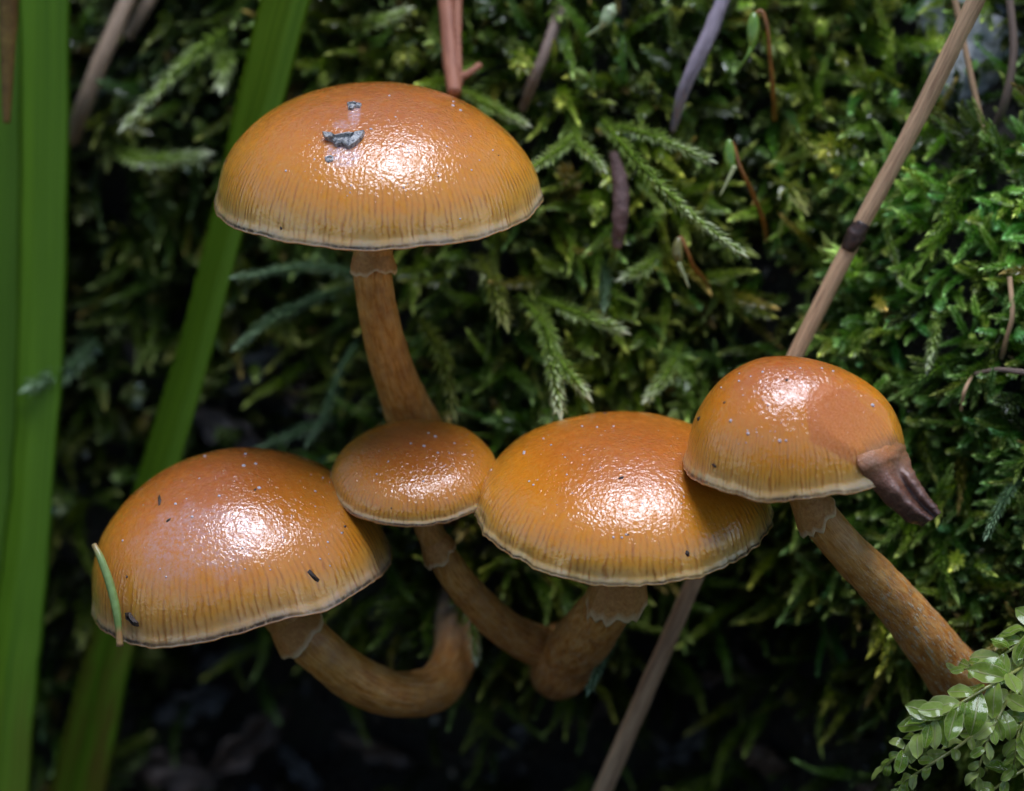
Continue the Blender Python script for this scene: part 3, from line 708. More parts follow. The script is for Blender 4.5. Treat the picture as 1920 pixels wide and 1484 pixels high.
def dead_leaf(px, py, lift, w, h, rot, seed, label):
    n = 15; R = np.random.default_rng(seed)
    u, vv = np.meshgrid(np.linspace(-1, 1, n), np.linspace(-1, 1, n))
    wd = np.sqrt(np.clip(1 - np.abs(u) ** 2.2, 0, 1)) * (0.8 + 0.25 * np.sin(u * 9 + seed))
    x = u * w * S; y = vv * wd * h * S
    z = 0.35 * h * S * (vv * wd) ** 2 + 0.30 * w * S * fbm(u * 1.4 + seed, vv * 1.4, 3)
    c = math.cos(rot); s_ = math.sin(rot)
    X = x * c - y * s_; Y = x * s_ + y * c
    ctr = bank_point(px, py, lift); nn = bank_normal(np.array([px]), np.array([py]))[0]
    e1 = nrm(RGT - nn * nn[0]); e2 = np.cross(nn, e1)
    top = (ctr + X[..., None] * e1 + Y[..., None] * e2 + z[..., None] * nn).reshape(-1, 3)
    V = np.vstack([top, top - nn * 0.18]); f = grid_faces(n, n).tolist(); k = n * n
    F = f + [[q + k for q in g[::-1]] for g in f]
    solo('dead_leaf', V, F, LEAFM[seed % 3], label, 'dead leaf', group='dead leaves in the dark hollow')
DL = 'dark decaying leaf fragment'
WHERE = ['high in the dark hollow between broad blade and tall stem', 'beside the tall stem foot in the dark hollow', 'just above the cap with the needle', 'below the cap with the needle',
         'lowest but one under the hooked stem cap', 'next to the foot of the stained broad blade', 'under the hooked stem, tilted steeply', 'beside the lower long dry stalk, level', 'smallest, in the hollow under the withered cap',
         'standing steep beside the lower dry stalk', 'low in the hollow between dry stalk and leafy moss', 'upright between the two broad blades', 'directly under the rim of the cap with the needle', 'below the hook of the bent stem',
         'under the joined stem bases, near the dry stalk', 'under the joined stem bases, standing on edge', 'beside the leafy moss tips']
for i, (a, b, l, w, h, r) in enumerate([(470, 690, 4, 90, 40, 0.6), (560, 740, 3, 80, 35, -0.5), (420, 800, 4, 100, 40, -0.3), (360, 1320, 3, 90, 45, 0.3), (470, 1390, 4, 120, 45, 0.7),
        (330, 1450, 4, 100, 50, -0.2), (560, 1440, 3, 70, 30, -0.8), (1330, 1270, 4, 60, 26, 0.2), (1410, 1260, 4, 50, 20, -0.6), (1280, 1400, 4, 80, 30, 0.9), (1430, 1420, 4, 90, 30, 0.1),
        (240, 640, 4, 60, 20, 1.8), (430, 1230, 3, 80, 30, 0.4), (700, 1400, 3, 90, 34, -0.3), (1100, 1340, 3, 60, 26, 0.5), (960, 1390, 3, 70, 30, 1.1), (1640, 1470, 3, 60, 24, 0.3)]):
    dead_leaf(a, b, l, w, h, r, i + 1, DL + ' ' + WHERE[i])
# fine crumbs of bark and soil over the bare hollow
n = 2600; px = rng.uniform(-100, 1800, n); py = rng.uniform(500, 1600, n)
keep = rng.random(n) < (1 - blob(px, py, COVER)) * 0.9; px = px[keep]; py = py[keep]
V = []; F = []
tet = np.array([(1, 0, -.5), (-.5, .87, -.5), (-.5, -.87, -.5), (0, 0, 1), (.3, .4, .9)])
for p in bank_point(px, py, 0.6):
    M = np.array(Euler(rng.uniform(0, 6, 3)).to_matrix()); k0 = len(V)
    V += list(p + (tet * rng.uniform(0.25, 0.9) * np.array([rng.uniform(0.4, 2.2), 1, 0.5])) @ M.T)
    F += [(k0, k0 + 1, k0 + 2), (k0, k0 + 3, k0 + 1), (k0 + 1, k0 + 4, k0 + 2), (k0 + 2, k0 + 3, k0), (k0 + 3, k0 + 4, k0 + 1), (k0 + 3, k0 + 2, k0 + 4)]
solo('forest_litter', V, F, plain('crumbs', [(0.25, (0.015, 0.012, 0.01)), (0.55, (0.06, 0.045, 0.03)), (0.75, (0.14, 0.12, 0.10))], 0.35, 0.4, bump=0.0002, coat=0.3),
     'dark crumbs of bark and humus in the shaded hollow', 'litter', smooth=False, kind='stuff')

# ------------------------------------------------------------------ mushrooms
GILL = plain('gills', [(0.3, (0.20, 0.09, 0.03)), (0.7, (0.36, 0.18, 0.06))], 0.8, 0.7)
WATER = Mat('water_droplet'); WATER.set(WATER.bsdf, Base_Color=(0.85, 0.84, 0.88), Roughness=0.03, IOR=1.4, Transmission_Weight=0.45)  # whitish base colour stands in for the glint of the beads
SPECK = plain('specks', [(0.3, (0.012, 0.008, 0.006)), (0.7, (0.06, 0.035, 0.02))], 3.0, 0.5)
RK = Mat('ring'); rv = RK.obj(); rn_ = RK.noise(rv, 2.6, 4, 0.65); rc = RK.ramp(rn_, [(0.3, (0.46, 0.18, 0.035)), (0.7, (0.66, 0.33, 0.09))])
rc = RK.mix(RK.ramp(RK.attr('w').outputs['Fac'], [(0.80, 0.0), (0.97, 0.85)]), rc, (0.78, 0.56, 0.30))
RK.set(RK.bsdf, Base_Color=rc, Roughness=0.5, Normal=RK.bump(rn_, 0.00015), Subsurface_Weight=0.2, Subsurface_Scale=0.001); RINGM = RK.m

class Cap:
    def __init__(s, px, py, d, a, h, lean=(0, 0), p=1.0, q=1.0, film=(), bumps=(), cren=0.06, seed=0, warp=None, segs=400, rings=64, sc=0.0):
        s.c = P(px, py, d); s.a = a * S * (DIST + d) / DIST; s.h = h * S * (DIST + d) / DIST
        lx, ly = math.radians(lean[0]), math.radians(lean[1])
        s.A = nrm(np.array([math.sin(lx), -math.sin(ly), math.cos(lx) * math.cos(ly)]))
        s.E2 = nrm(np.array([0, -1.0, 0]) - s.A * (-s.A[1])); s.E1 = np.cross(s.E2, s.A) * -1
        if s.E1[0] < 0: s.E1 = -s.E1
        s.p, s.q, s.bumps, s.cren, s.seed, s.warp = p, q, bumps, cren, seed, warp
        s.segs, s.rings, s.film = segs, rings, film
    def local(s, phi, t):
        th = t * np.pi / 2
        rho = s.a * np.sin(th) ** s.p; z = s.h * np.maximum(np.cos(th), 0) ** s.q
        w = sstep(0.45, 1.0, t)
        for an, wd, dz, dr in s.bumps:
            dd = (phi - math.radians(an) + np.pi) % (2 * np.pi) - np.pi
            g = np.exp(-(dd / math.radians(wd)) ** 2) * w
            z = z + dz * g; rho = rho + dr * g
        cx, cy = np.cos(phi), np.sin(phi)
        # uneven dome and slightly crimped margin
        z = z + s.h * 0.035 * fbm(cx * t * 1.7 + s.seed * 5.1, cy * t * 1.7 + s.seed * 2.3, 3) * (1 - t ** 4)
        rho = rho * (1 + 0.030 * fbm(cx * 1.2 + s.seed, cy * 1.2 + s.seed * 2, 2) * t)
        e = sstep(0.86, 1.0, t)
        z = z + s.cren * e * 1.6 * fbm(phi * 9.0 + s.seed * 11, phi * 0 + 3.3, 3)
        rho = rho + s.cren * e * 1.2 * fbm(phi * 14.0 + s.seed * 4, phi * 0 + 8.1, 3)
        rho = rho + 0.22 * sstep(0.93, 1.0, t) ** 2
        z = z + 0.36 * w * fbm(phi * 2.6 + s.seed * 6.7, phi * 0 + 2.2, 2)
        x, f = rho * cx, rho * cy
        ex = {}
        if s.warp: x, f, z, ex = s.warp(s, x, f, z, phi, t)
        return x, f, z, ex
    def world(s, x, f, z):
        return s.c + x[..., None] * s.E1 + f[..., None] * s.E2 + z[..., None] * s.A
    def build(s, root, mat, stem_r):
        phi = np.linspace(-np.pi / 2, 1.5 * np.pi, s.segs + 1)[None, :]
        t = np.concatenate([[0.004], np.linspace(0.02, 0.93, s.rings - 14), np.linspace(0.94, 1.0, 14)])[:, None]
        n0 = len(t); PH = phi + 0 * t; T = t + 0 * phi
        x, f, z, ex = s.local(PH, T)
        V = [s.world(x, f, z)]
        # rolled lip and start of the underside
        xl, fl, zl, _ = s.local(phi + 0 * phi, 1.0 + 0 * phi)
        wob = 0.10 * fbm(phi * 11 + s.seed, phi * 0 + 1, 2)
        for sc, dz in ((1.003, -0.07), (1.006, -0.17), (0.999, -0.25), (0.982, -0.22), (0.94, 0.10)):
            V.append(s.world(xl * sc, fl * sc, zl + dz + wob * (dz < 0)))
        V = np.concatenate(V, 0); nr = V.shape[0]; m = s.segs + 1
        tt = np.concatenate([T, np.full((nr - n0, m), 1.0)], 0)
        edge = np.interp(tt, [0.965, 0.982, 0.991, 1.0], [0, 0.35, 0.95, 0.95]); edge[n0:] = np.array([0.55, 0.1, 0, 0, 0])[:, None]
        edge = edge * (0.55 + 0.45 * sstep(-0.3, 0.3, fbm(PH[:1] * 3.0 + s.seed * 3, PH[:1] * 0, 2)))
        lip = np.zeros_like(tt); lip[n0:] = np.array([0.5, 0.95, 1, 1, 1])[:, None]
        cuv = np.stack([(np.vstack([PH] + [PH[:1]] * (nr - n0)) + np.pi / 2) / (2 * np.pi), tt, tt * 0], -1)
        at = {'cuv': cuv.reshape(-1, 3), 'edge': edge.ravel(), 'lip': lip.ravel()}
        for k_, a_ in ex.items(): at[k_] = np.concatenate([a_, np.repeat(a_[-1:], nr - n0, 0)], 0).ravel()
        fx, fy, _ = proj(V.reshape(-1, 3)); fm = 0 * fx
        for x0, y0, rx, ry, st in s.film:
            rr = np.sqrt(((fx - x0) / rx) ** 2 + ((fy - y0) / ry) ** 2) + 0.35 * fbm(fx / 22, fy / 22, 3)
            fm = np.maximum(fm, st * sstep(1.15, 0.55, rr))
        at['film'] = fm
        s.V = V[:n0].reshape(-1, 3)
        F = grid_faces(nr, m).tolist()
        F += [(j, j + 1, m - 1 - j) for j in range(0)]
        k0 = nr * m
        Vv = np.vstack([V.reshape(-1, 3), V[0].mean(0)])
        for k_ in at: at[k_] = np.concatenate([at[k_], at[k_][:1]], 0)
        F += [(k0, j + 1, j) for j in range(m - 1)]
        s.root = root
        s.obj = part('cap', Vv, [tuple(q)[::-1] for q in F], mat, root, at)
        # gills: a pleated cone under the cap
        ng = 72 * 4; ph = np.linspace(0, 2 * np.pi, ng, endpoint=False); G = []
        xr, fr, zr, _ = s.local(ph, np.ones(ng))
        for kk, u in enumerate(np.linspace(0, 1, 7)):
            sc = 0.945 + (stem_r / s.a * 0.9 - 0.945) * u
            zz = zr * (1 - u) + 0.12 + s.h * 0.50 * math.sin(u * 1.4) - (np.arange(ng) % 4 < 2) * s.h * 0.16 * math.sin(math.pi * min(1, u + 0.03))
            G.append(s.world(xr * sc, fr * sc, zz))
        part('gills', np.concatenate(G), grid_faces(7, ng, True), GILL, root)
        px, py, d = proj(s.V); s.px, s.py, s.d = px, py, d
        Vg = s.V.reshape(n0, m, 3); s.N = nrm(np.cross(np.gradient(Vg, axis=1), np.gradient(Vg, axis=0))).reshape(-1, 3)
        flip = ((s.N * (s.V - (s.c - s.A * s.h))).sum(1) < 0); s.N[flip] *= -1
        return s
    def at(s, px, py):
        ok = (s.N @ FWD) < 0.05
        r = (s.px - px) ** 2 + (s.py - py) ** 2 + np.where(ok, 0, 1e9)
        i = r.argmin(); return s.V[i], s.N[i]
    def drops(s, spots, n, box):
        """small water beads standing on the skin"""
        V = []; F = []; a = np.linspace(0, 2 * np.pi, 8, endpoint=False)
        R = np.random.default_rng(s.seed + 90)
        todo = [(x, y, r) for x, y, r in spots]
        for _ in range(n):
            todo.append((R.uniform(box[0], box[2]), R.uniform(box[1], box[3]), 1.1 + 1.6 * R.random() ** 3))
        for x, y, r in todo:
            p, nn = s.at(x, y)
            if math.hypot(*(np.array(proj(p)[:2]) - (x, y))) > 9: continue
            r = r * S * 0.75; e1 = nrm(np.cross(nn, [0.3, 0.2, 0.9])); e2 = np.cross(nn, e1); k0 = len(V)
            for el in (-0.2, 0.5, 1.0):
                V += [p + nn * r * 0.7 * math.sin(el) + r * math.cos(el) * (e1 * math.cos(q) * 1.15 + e2 * math.sin(q)) for q in a]
            V.append(p + nn * r * 0.7)
            F += [tuple(q + k0 for q in g) for g in grid_faces(3, 8, True)] + [(k0 + 16 + j, k0 + 16 + (j + 1) % 8, k0 + 24) for j in range(8)]
        part('water_droplets', V, F, WATER.m, s.obj, kind='stuff')
    def specks(s, spots):
        V = []; F = []; R = np.random.default_rng(s.seed + 33)
        for x, y, r, st in spots:
            p, nn = s.at(x, y); e1 = nrm(np.cross(nn, R.normal(0, 1, 3))); e2 = np.cross(nn, e1); k0 = len(V); r = r * S
            for q in range(7):
                w = r * R.uniform(0.6, 1.25); b = q * 2 * math.pi / 7
                V.append(p + e1 * math.cos(b) * w * st + e2 * math.sin(b) * w - nn * 0.03)
            V.append(p + nn * r * 0.5)
            F += [(k0 + j, k0 + (j + 1) % 7, k0 + 7) for j in range(7)]
        part('dirt_specks', V, F, SPECK, s.obj, smooth=False, kind='stuff')

def stem(root_label, pts, radii, mat, ring=None, myc_shade=(9, 10), seed=0, lump=0.07, bend=None):
    n = 90; sides = 36
    pts = list(pts); lx, ly, ld = pts[-1]; bd = float(bank_depth(lx, ly)) + 4
    if bd > ld + 1: pts.append((lx, ly - 0.4 * (bd - ld) / S * 0.3, bd)); radii = list(radii) + [radii[-1]]
    a = np.array(pts, float); c = catmull(P(a[:, 0], a[:, 1], a[:, 2]), n)
    tt = (DIST + np.interp(np.linspace(0, 1, n), np.linspace(0, 1, len(a)), a[:, 2])) / DIST
    r = np.interp(np.linspace(0, 1, n), np.linspace(0, 1, len(radii)), np.array(radii, float)) * S * tt
    v, f, w = tube(c, r, sides, lump, seed)
    L = np.linalg.norm(np.diff(c, axis=0), axis=1).sum()
    ang = np.append(np.tile(np.arange(sides) / sides * 2 * np.pi, n), [0, 0])
    suv = np.stack([np.cos(ang) * 5.0 + seed * 3, np.sin(ang) * 5.0, w * L * 0.42], 1)
    e = empty('mushroom', c[-1], root_label, 'mushroom', 'orange brown mushrooms')
    st = part('stem', v, f, mat, e, {'w': w, 'suv': suv, 'myc_shade': sstep(myc_shade[0], myc_shade[1], w)})
    if ring:
        u0, width, flare, thick, tiltv = ring
        i = int(u0 * (n - 1)); t, s_, u_ = frames(c); R = np.random.default_rng(seed)
        m = 60; aa = np.linspace(0, 2 * np.pi, m, endpoint=False); V = []
        prof = [(0.0, 1.0), (0.35, 1.0 + flare * 0.35), (0.75, 1.0 + flare * 0.8), (1.0, 1.0 + flare), (1.05, 1.0 + flare - thick * 0.2), (0.98, 1.0 + flare - thick), (0.6, 1.0 + flare * 0.2)]
        for z, q in prof:
            wob = 1 + 0.16 * fbm(np.cos(aa) * 2 + seed, np.sin(aa) * 2 + z, 3) * z
            zz = z * width * S + 0.38 * width * S * z * fbm(np.cos(aa) * 3 + 5 + seed, np.sin(aa) * 3, 2) + tiltv * S * z * np.cos(aa)
            rr = r[i] * q * wob
            V.append(c[i] + zz[:, None] * t[i] + rr[:, None] * (np.cos(aa)[:, None] * s_[i] + np.sin(aa)[:, None] * u_[i]))
        part('ring', np.concatenate(V), grid_faces(len(prof), m, True), RINGM, e, {'w': np.repeat([q_[0] for q_ in prof], m)})
    return e, c, r

ST = stem_material('stem_brown', 0.0, 0.35); ST_T = stem_material('stem_dull', 0.15, 0.2); ST_F = stem_material('stem_flecked', 0.0, 1.0)
CM_T = cap_material('cap_top', 160, (0.98, 0.98, 1.0)); CM_L = cap_material('cap_low', 135, (0.95, 0.90, 0.95)); CM_S = cap_material('cap_small', 110, (0.95, 0.93, 0.95), crinkle=1.3)
CM_M = cap_material('cap_mid', 130, (1.05, 1.02, 0.9)); CM_R = cap_material('cap_withered', 130, (1.03, 0.98, 0.9), scar=True)

# highest mushroom
e, c, r = stem('tall mushroom with the highest cap and a bark flake on top', [(705, 395, 2), (700, 470, 2.5), (700, 530, 3.5), (716, 620, 6), (742, 710, 10), (775, 790, 15), (815, 870, 23), (840, 930, 31)],
               [38, 37, 36, 38, 41, 47, 54, 56], ST_T, ring=(0.14, 34, 0.18, 0.12, 4), seed=1)
top = Cap(708, 368, 2, 297, 205, (0.5, 1.0), bumps=[(8, 14, 0.35, 0.5), (60, 35, -0.1, 0), (150, 22, -0.55, -0.1), (95, 12, -0.25, 0)], cren=0.12, seed=1, q=0.97, film=[(645, 285, 34, 34, 0.9), (664, 215, 12, 26, 0.8), (640, 235, 18, 10, 0.6)]).build(e, CM_T, 2.0)
top.drops([(852, 190, 3), (848, 198, 4), (864, 208, 4), (730, 180, 3), (742, 218, 2.5), (790, 235, 2.5), (695, 243, 4), (537, 318, 3), (590, 299, 2.5), (925, 285, 2.5), (862, 408, 2.5)], 34, (560, 250, 900, 370))
top.specks([(525, 429, 4, 1), (936, 295, 3, 0.7), (821, 329, 3, 1), (424, 302, 3, 1.5)])
# lowest mushroom, hooked stem
e, c, r = stem('large mushroom with a hooked stem and a conifer needle on its rim', [(450, 1040, 6), (500, 1110, 6), (545, 1165, 6.5), (600, 1220, 7.5), (670, 1275, 10), (750, 1303, 13), (820, 1288, 17), (852, 1235, 22), (855, 1170, 27), (850, 1130, 31)],
               [44, 42, 44, 45, 45, 44, 44, 42, 40, 40], ST, ring=(0.20, 40, 0.30, 0.16, 12), myc_shade=(0.62, 0.82), seed=2)
def warp_low(s, x, f, z, phi, t):
    k = sstep(0.2, -1.0, x / s.a)
    return x, f, z - 0.05 * s.a * k * t, {}
low = Cap(448, 1078, 6, 280, 228, (-8, 0), bumps=[(122, 24, -0.2, 0.1), (72, 16, 0.9, 0), (28, 22, 0.5, 0.3), (168, 20, -0.2, -0.4)], cren=0.10, seed=2, q=0.95, warp=warp_low, film=[(395, 1010, 130, 75, 0.55), (330, 1040, 90, 60, 0.35)]).build(e, CM_L, 2.3)
low.drops([(456, 872, 5), (460, 852, 4), (477, 868, 4), (384, 856, 4), (486, 914, 5), (329, 946, 4), (360, 970, 4), (230, 1015, 3), (617, 1018, 3), (640, 1000, 3), (410, 930, 4), (592, 923, 3)], 44, (250, 890, 620, 1080))
low.specks([(316, 974, 5, 1.2), (645, 985, 5, 1.3), (588, 1082, 7, 2.2), (480, 920, 4, 1.5), (298, 940, 5, 4.0), (238, 1080, 4, 1), (643, 1000, 3, 1), (700, 1043, 3, 1)])
# small mushroom
e, c, r = stem('smallest mushroom with a thin bent stem, wedged between two bigger caps', [(783, 905, 4), (795, 965, 4), (815, 1015, 5), (850, 1075, 7), (900, 1135, 9.5), (955, 1185, 13), (1010, 1212, 16), (1050, 1225, 19)],
               [27, 26, 27, 30, 33, 36, 40, 40], ST, ring=(0.24, 40, 0.36, 0.2, 8), seed=3)
sml = Cap(779, 893, 4, 157, 74, (-1, 11), p=0.92, q=0.9, bumps=[(90, 40, -0.1, 0)], cren=0.07, seed=3).build(e, CM_S, 1.4)
sml.drops([(770, 832, 3), (796, 838, 4), (815, 820, 4), (820, 848, 3), (793, 902, 3), (803, 812, 3)], 16, (700, 810, 890, 890))
sml.specks([(733, 952, 2.5, 1), (700, 850, 2, 1)])
# middle mushroom
e, c, r = stem('broad mushroom with a thick short stem and a cup shaped ring', [(1172, 990, 0), (1170, 1050, 0.5), (1160, 1095, 2), (1138, 1140, 5), (1105, 1185, 9), (1072, 1225, 14), (1045, 1262, 20)],
               [44, 43, 44, 49, 53, 55, 50], ST, ring=(0.20, 80, 0.30, 0.14, 10), seed=4, lump=0.09)
mid = Cap(1168, 958, 0, 272, 156, (0.5, 6.5), bumps=[(60, 16, 0.15, 0), (100, 14, -0.2, 0), (165, 16, 0.2, 0.15), (15, 18, 0.3, 0.2)], cren=0.20, seed=4, q=0.95).build(e, CM_M, 2.4)
mid.drops([(1032, 835, 3), (980, 850, 4), (985, 848, 4), (1000, 910, 3), (1092, 800, 3), (1150, 800, 3), (1120, 803, 3), (990, 905, 3), (1165, 1010, 3), (1175, 1005, 3), (1152, 1008, 3), (922, 882, 3)], 40, (1000, 800, 1310, 960))
mid.specks([(1166, 895, 6, 1.2), (1032, 835, 4, 1), (1177, 1005, 3, 1), (1134, 775, 5, 1.2), (1288, 1040, 5, 1.5)])
# withered mushroom
e, c, r = stem('bell shaped mushroom with a torn withered brown side and flecked stem', [(1478, 830, -8), (1502, 905, -7.5), (1530, 960, -6.5), (1590, 1035, -4.5), (1645, 1090, -2.5), (1698, 1150, 0), (1752, 1218, 3), (1800, 1275, 8)],
               [32, 34, 36, 39, 42, 45, 50, 56], ST_F, ring=(0.20, 46, 0.26, 0.14, 12), seed=5)
def warp_wither(s, x, f, z, phi, t):
    k = sstep(0.0, 0.9, x / s.a)
    x2 = np.where(x > 0, x * (1 + 0.44 * k), x)
    z = z + 0.10 * s.h * k * (1 - t) - 0.10 * s.h * k * sstep(0.75, 1, t) * sstep(-0.2, 0.4, -np.sin(phi))
    nn = np.array([0.45, 0.65, 0.61]); nn = nn / np.linalg.norm(nn)
    sup = math.sqrt((nn[0] * s.a * 1.44) ** 2 + (nn[1] * s.a) ** 2 + (nn[2] * s.h) ** 2)
    d = x2 * nn[0] + f * nn[1] + z * nn[2]; cut = sup * 0.95
    over = np.maximum(d - cut, 0) * 0.8
    x3, f3, z3 = x2 - over * nn[0], f - over * nn[1], z - over * nn[2]
    qx, qy, _ = proj(s.world(x3, f3, z3)); qx = qx + 5 * fbm(qy / 14, qx / 60, 2); qy = qy + 5 * fbm(qx / 16, qy / 60 + 4, 2)
    poly = [(1509, 742), (1545, 716), (1600, 735), (1668, 800), (1705, 875), (1622, 886), (1560, 852), (1514, 826)]
    scar = np.full(np.shape(qx), 1e9)
    for i in range(len(poly)):
        (xa, ya), (xb, yb) = poly[i], poly[(i + 1) % len(poly)]
        scar = np.minimum(scar, ((xb - xa) * (qy - ya) - (yb - ya) * (qx - xa)) / math.hypot(xb - xa, yb - ya))
    scar = sstep(0, 4, scar) * (np.sin(phi) > -0.3) * (1 - 0.6 * sstep(1560, 1690, qx))
    dead = sstep(1.10, 1.30, x2 / s.a + 0.25 * sstep(0.6, 1, t)) * sstep(0.5, 0.8, t) * sstep(-0.6, 0.0, np.sin(phi))
    return x3, f3, z3, {'scar': scar, 'dead': 0.8 * sstep(60, 22, np.hypot(qx - 1662, (qy - 862) * 1.1) + 9 * fbm(qx / 18, qy / 18, 3)) * (np.sin(phi) > -0.3)}
wit = Cap(1456, 868, -8, 170, 203, (0, 0.5), bumps=[(95, 40, -0.15, 0), (35, 20, 0.3, 0)], cren=0.10, seed=5, q=0.95, warp=warp_wither).build(e, CM_R, 1.9)
wit.drops([(1430, 697, 3), (1370, 790, 4), (1402, 815, 4), (1385, 715, 3), (1350, 728, 3), (1636, 760, 5), (1462, 825, 4), (1475, 828, 3), (1500, 690, 3), (1540, 690, 3), (1560, 695, 3)], 26, (1380, 690, 1510, 840))
wit.specks([(1310, 785, 7, 1.1), (1358, 755, 4, 1), (1475, 714, 4, 1.4), (1340, 872, 4, 1.8)])
# withered flap hanging from the torn side
FL = Mat('withered_flap'); vv = FL.obj(); fa = FL.attr('fuv'); fs = FL.n('ShaderNodeSeparateXYZ'); FL.l(fa.outputs['Vector'], fs.inputs[0])
nn_ = FL.noise(vv, 0.9, 4, 0.7); gr_ = FL.noise(vv, 5.0, 4, 0.7)
colf = FL.ramp(FL.math('ADD', fs.outputs[1], FL.math('MULTIPLY', FL.math('SUBTRACT', nn_, 0.5), 0.16)),
               [(0.0, (0.50, 0.16, 0.03)), (0.14, (0.52, 0.17, 0.025)), (0.24, (0.36, 0.12, 0.028)), (0.34, (0.19, 0.075, 0.034)), (0.55, (0.12, 0.05, 0.028)), (0.80, (0.075, 0.030, 0.018)), (1.0, (0.05, 0.022, 0.016))])
colf = FL.mix(FL.ramp(gr_, [(0.45, 0.0), (0.7, 0.3)]), colf, (0.60, 0.26, 0.13))
colf = FL.mix(FL.math('MULTIPLY', FL.ramp(fs.outputs[0], [(0.45, 0.0), (0.8, 1.0)]), FL.ramp(fs.outputs[1], [(0.1, 0.9), (0.25, 0.0)])), colf, (0.50, 0.16, 0.014))
gp = FL.attr('pale').outputs['Fac']
colf = FL.mix(FL.math('MULTIPLY', gp, FL.ramp(gr_, [(0.35, 0.55), (0.6, 1.0)])), colf, (0.27, 0.17, 0.11))
bf = FL.bump(FL.math('ADD', nn_, FL.math('MULTIPLY', gr_, 0.25)), 0.00022)
FL.set(FL.bsdf, Base_Color=colf, Roughness=0.42, Normal=bf, Coat_Weight=FL.ramp(fs.outputs[1], [(0.1, 0.35), (0.5, 0.9)]), Coat_Roughness=0.16, Coat_Normal=bf,
       Subsurface_Weight=0.15, Subsurface_Scale=0.001)
NR = 60
cl = catmull(np.array([(1622, 822), (1606, 850), (1614, 884), (1634, 916), (1658, 942), (1684, 966), (1710, 982), (1730, 987)], float), NR)
cr = catmull(np.array([(1672, 790), (1692, 824), (1704, 856), (1714, 884), (1727, 908), (1742, 930), (1754, 946), (1765, 962)], float), NR)
m = 17; x = np.linspace(0, 1, m); Q = cl[:, None] + (cr - cl)[:, None] * x[None, :, None]
D = np.array([[proj(wit.at(*q)[0])[2] for q in row] for row in Q])
D0 = D.copy(); tipd = -8.5 + 0 * D; wt = sstep(12, 36, np.arange(NR))[:, None]
D = D * (1 - wt) + np.minimum(tipd, D[16].mean()) * wt
for _ in range(5):
    D[1:-1] = (D[:-2] + 2 * D[1:-1] + D[2:]) / 4; D[:, 1:-1] = (D[:, :-2] + 2 * D[:, 1:-1] + D[:, 2:]) / 4
ii = np.arange(NR)[:, None]; wd = np.hypot(*(cr - cl).T)[:, None] * S
fold = sstep(12, 34, ii)
on_cap = (ii < 18) & (D0 < 5)
D = np.where(on_cap, np.minimum(D, D0 - 0.05), D) - 1.1 * (x ** 3)[None] * sstep(9, 15, ii) * sstep(34, 22, ii)
for _ in range(6): D[12:-1] = (D[11:-2] + 2 * D[12:-1] + D[13:]) / 4
D = D - 0.24 - 0.15 * sstep(6, 20, ii) + 0.55 * (1 - sstep(4, 17, ii)) - fold * 0.40 * wd * np.sin(np.pi * x)[None] + fold * 0.42 * wd * np.exp(-((x - 0.66) / 0.11) ** 2)[None]
D = D + 0.22 * fold * fbm(Q[..., 0] / 26, Q[..., 1] / 26, 3) - 0.10 * np.exp(-((ii - 14) / 5.0) ** 2) * np.sin(np.pi * np.clip(x * 1.4, 0, 1))[None]
Q = Q + (sstep(2, 10, ii) * 2.5)[..., None] * np.stack([fbm(ii * 0.35 + 0 * x[None], x[None] * 3 + 0 * ii, 2), fbm(ii * 0.3 + 9 + 0 * x[None], x[None] * 3 + 0 * ii, 2)], -1)
Vt = P(Q[..., 0], Q[..., 1], D).reshape(-1, 3); Vb = P(Q[..., 0], Q[..., 1], D + 0.36 + 0.30 * fold).reshape(-1, 3)
V = np.vstack([Vt, Vb]); f1 = grid_faces(NR, m); k_ = NR * m; F = f1.tolist() + (f1[:, ::-1] + k_).tolist()
for i in range(NR - 1):
    a, b = i * m, (i + 1) * m; F += [(a, b, b + k_, a + k_), (a + m - 1, a + m - 1 + k_, b + m - 1 + k_, b + m - 1)]
F += [((NR - 1) * m + j, (NR - 1) * m + j + 1, (NR - 1) * m + j + 1 + k_, (NR - 1) * m + j + k_) for j in range(m - 1)]
fuv = np.stack([x[None] + 0 * ii, ii / (NR - 1) + 0 * x[None], 0 * ii * x[None]], -1).reshape(-1, 3)
pale = 0.75 * np.maximum(0.9 * np.exp(-(((Q[..., 0] - 1632) / 20) ** 2 + ((Q[..., 1] - 864) / 20) ** 2)), 0.8 * np.exp(-(((Q[..., 0] - 1690) / 16) ** 2 + ((Q[..., 1] - 840) / 45) ** 2))).ravel()
fl = part('withered_flap', V, F, FL.m, e, {'fuv': np.vstack([fuv, fuv]), 'pale': np.concatenate([pale, pale])}); fl['label'] = 'shrivelled red brown flap draped over the torn side, tapering to a dark tip'

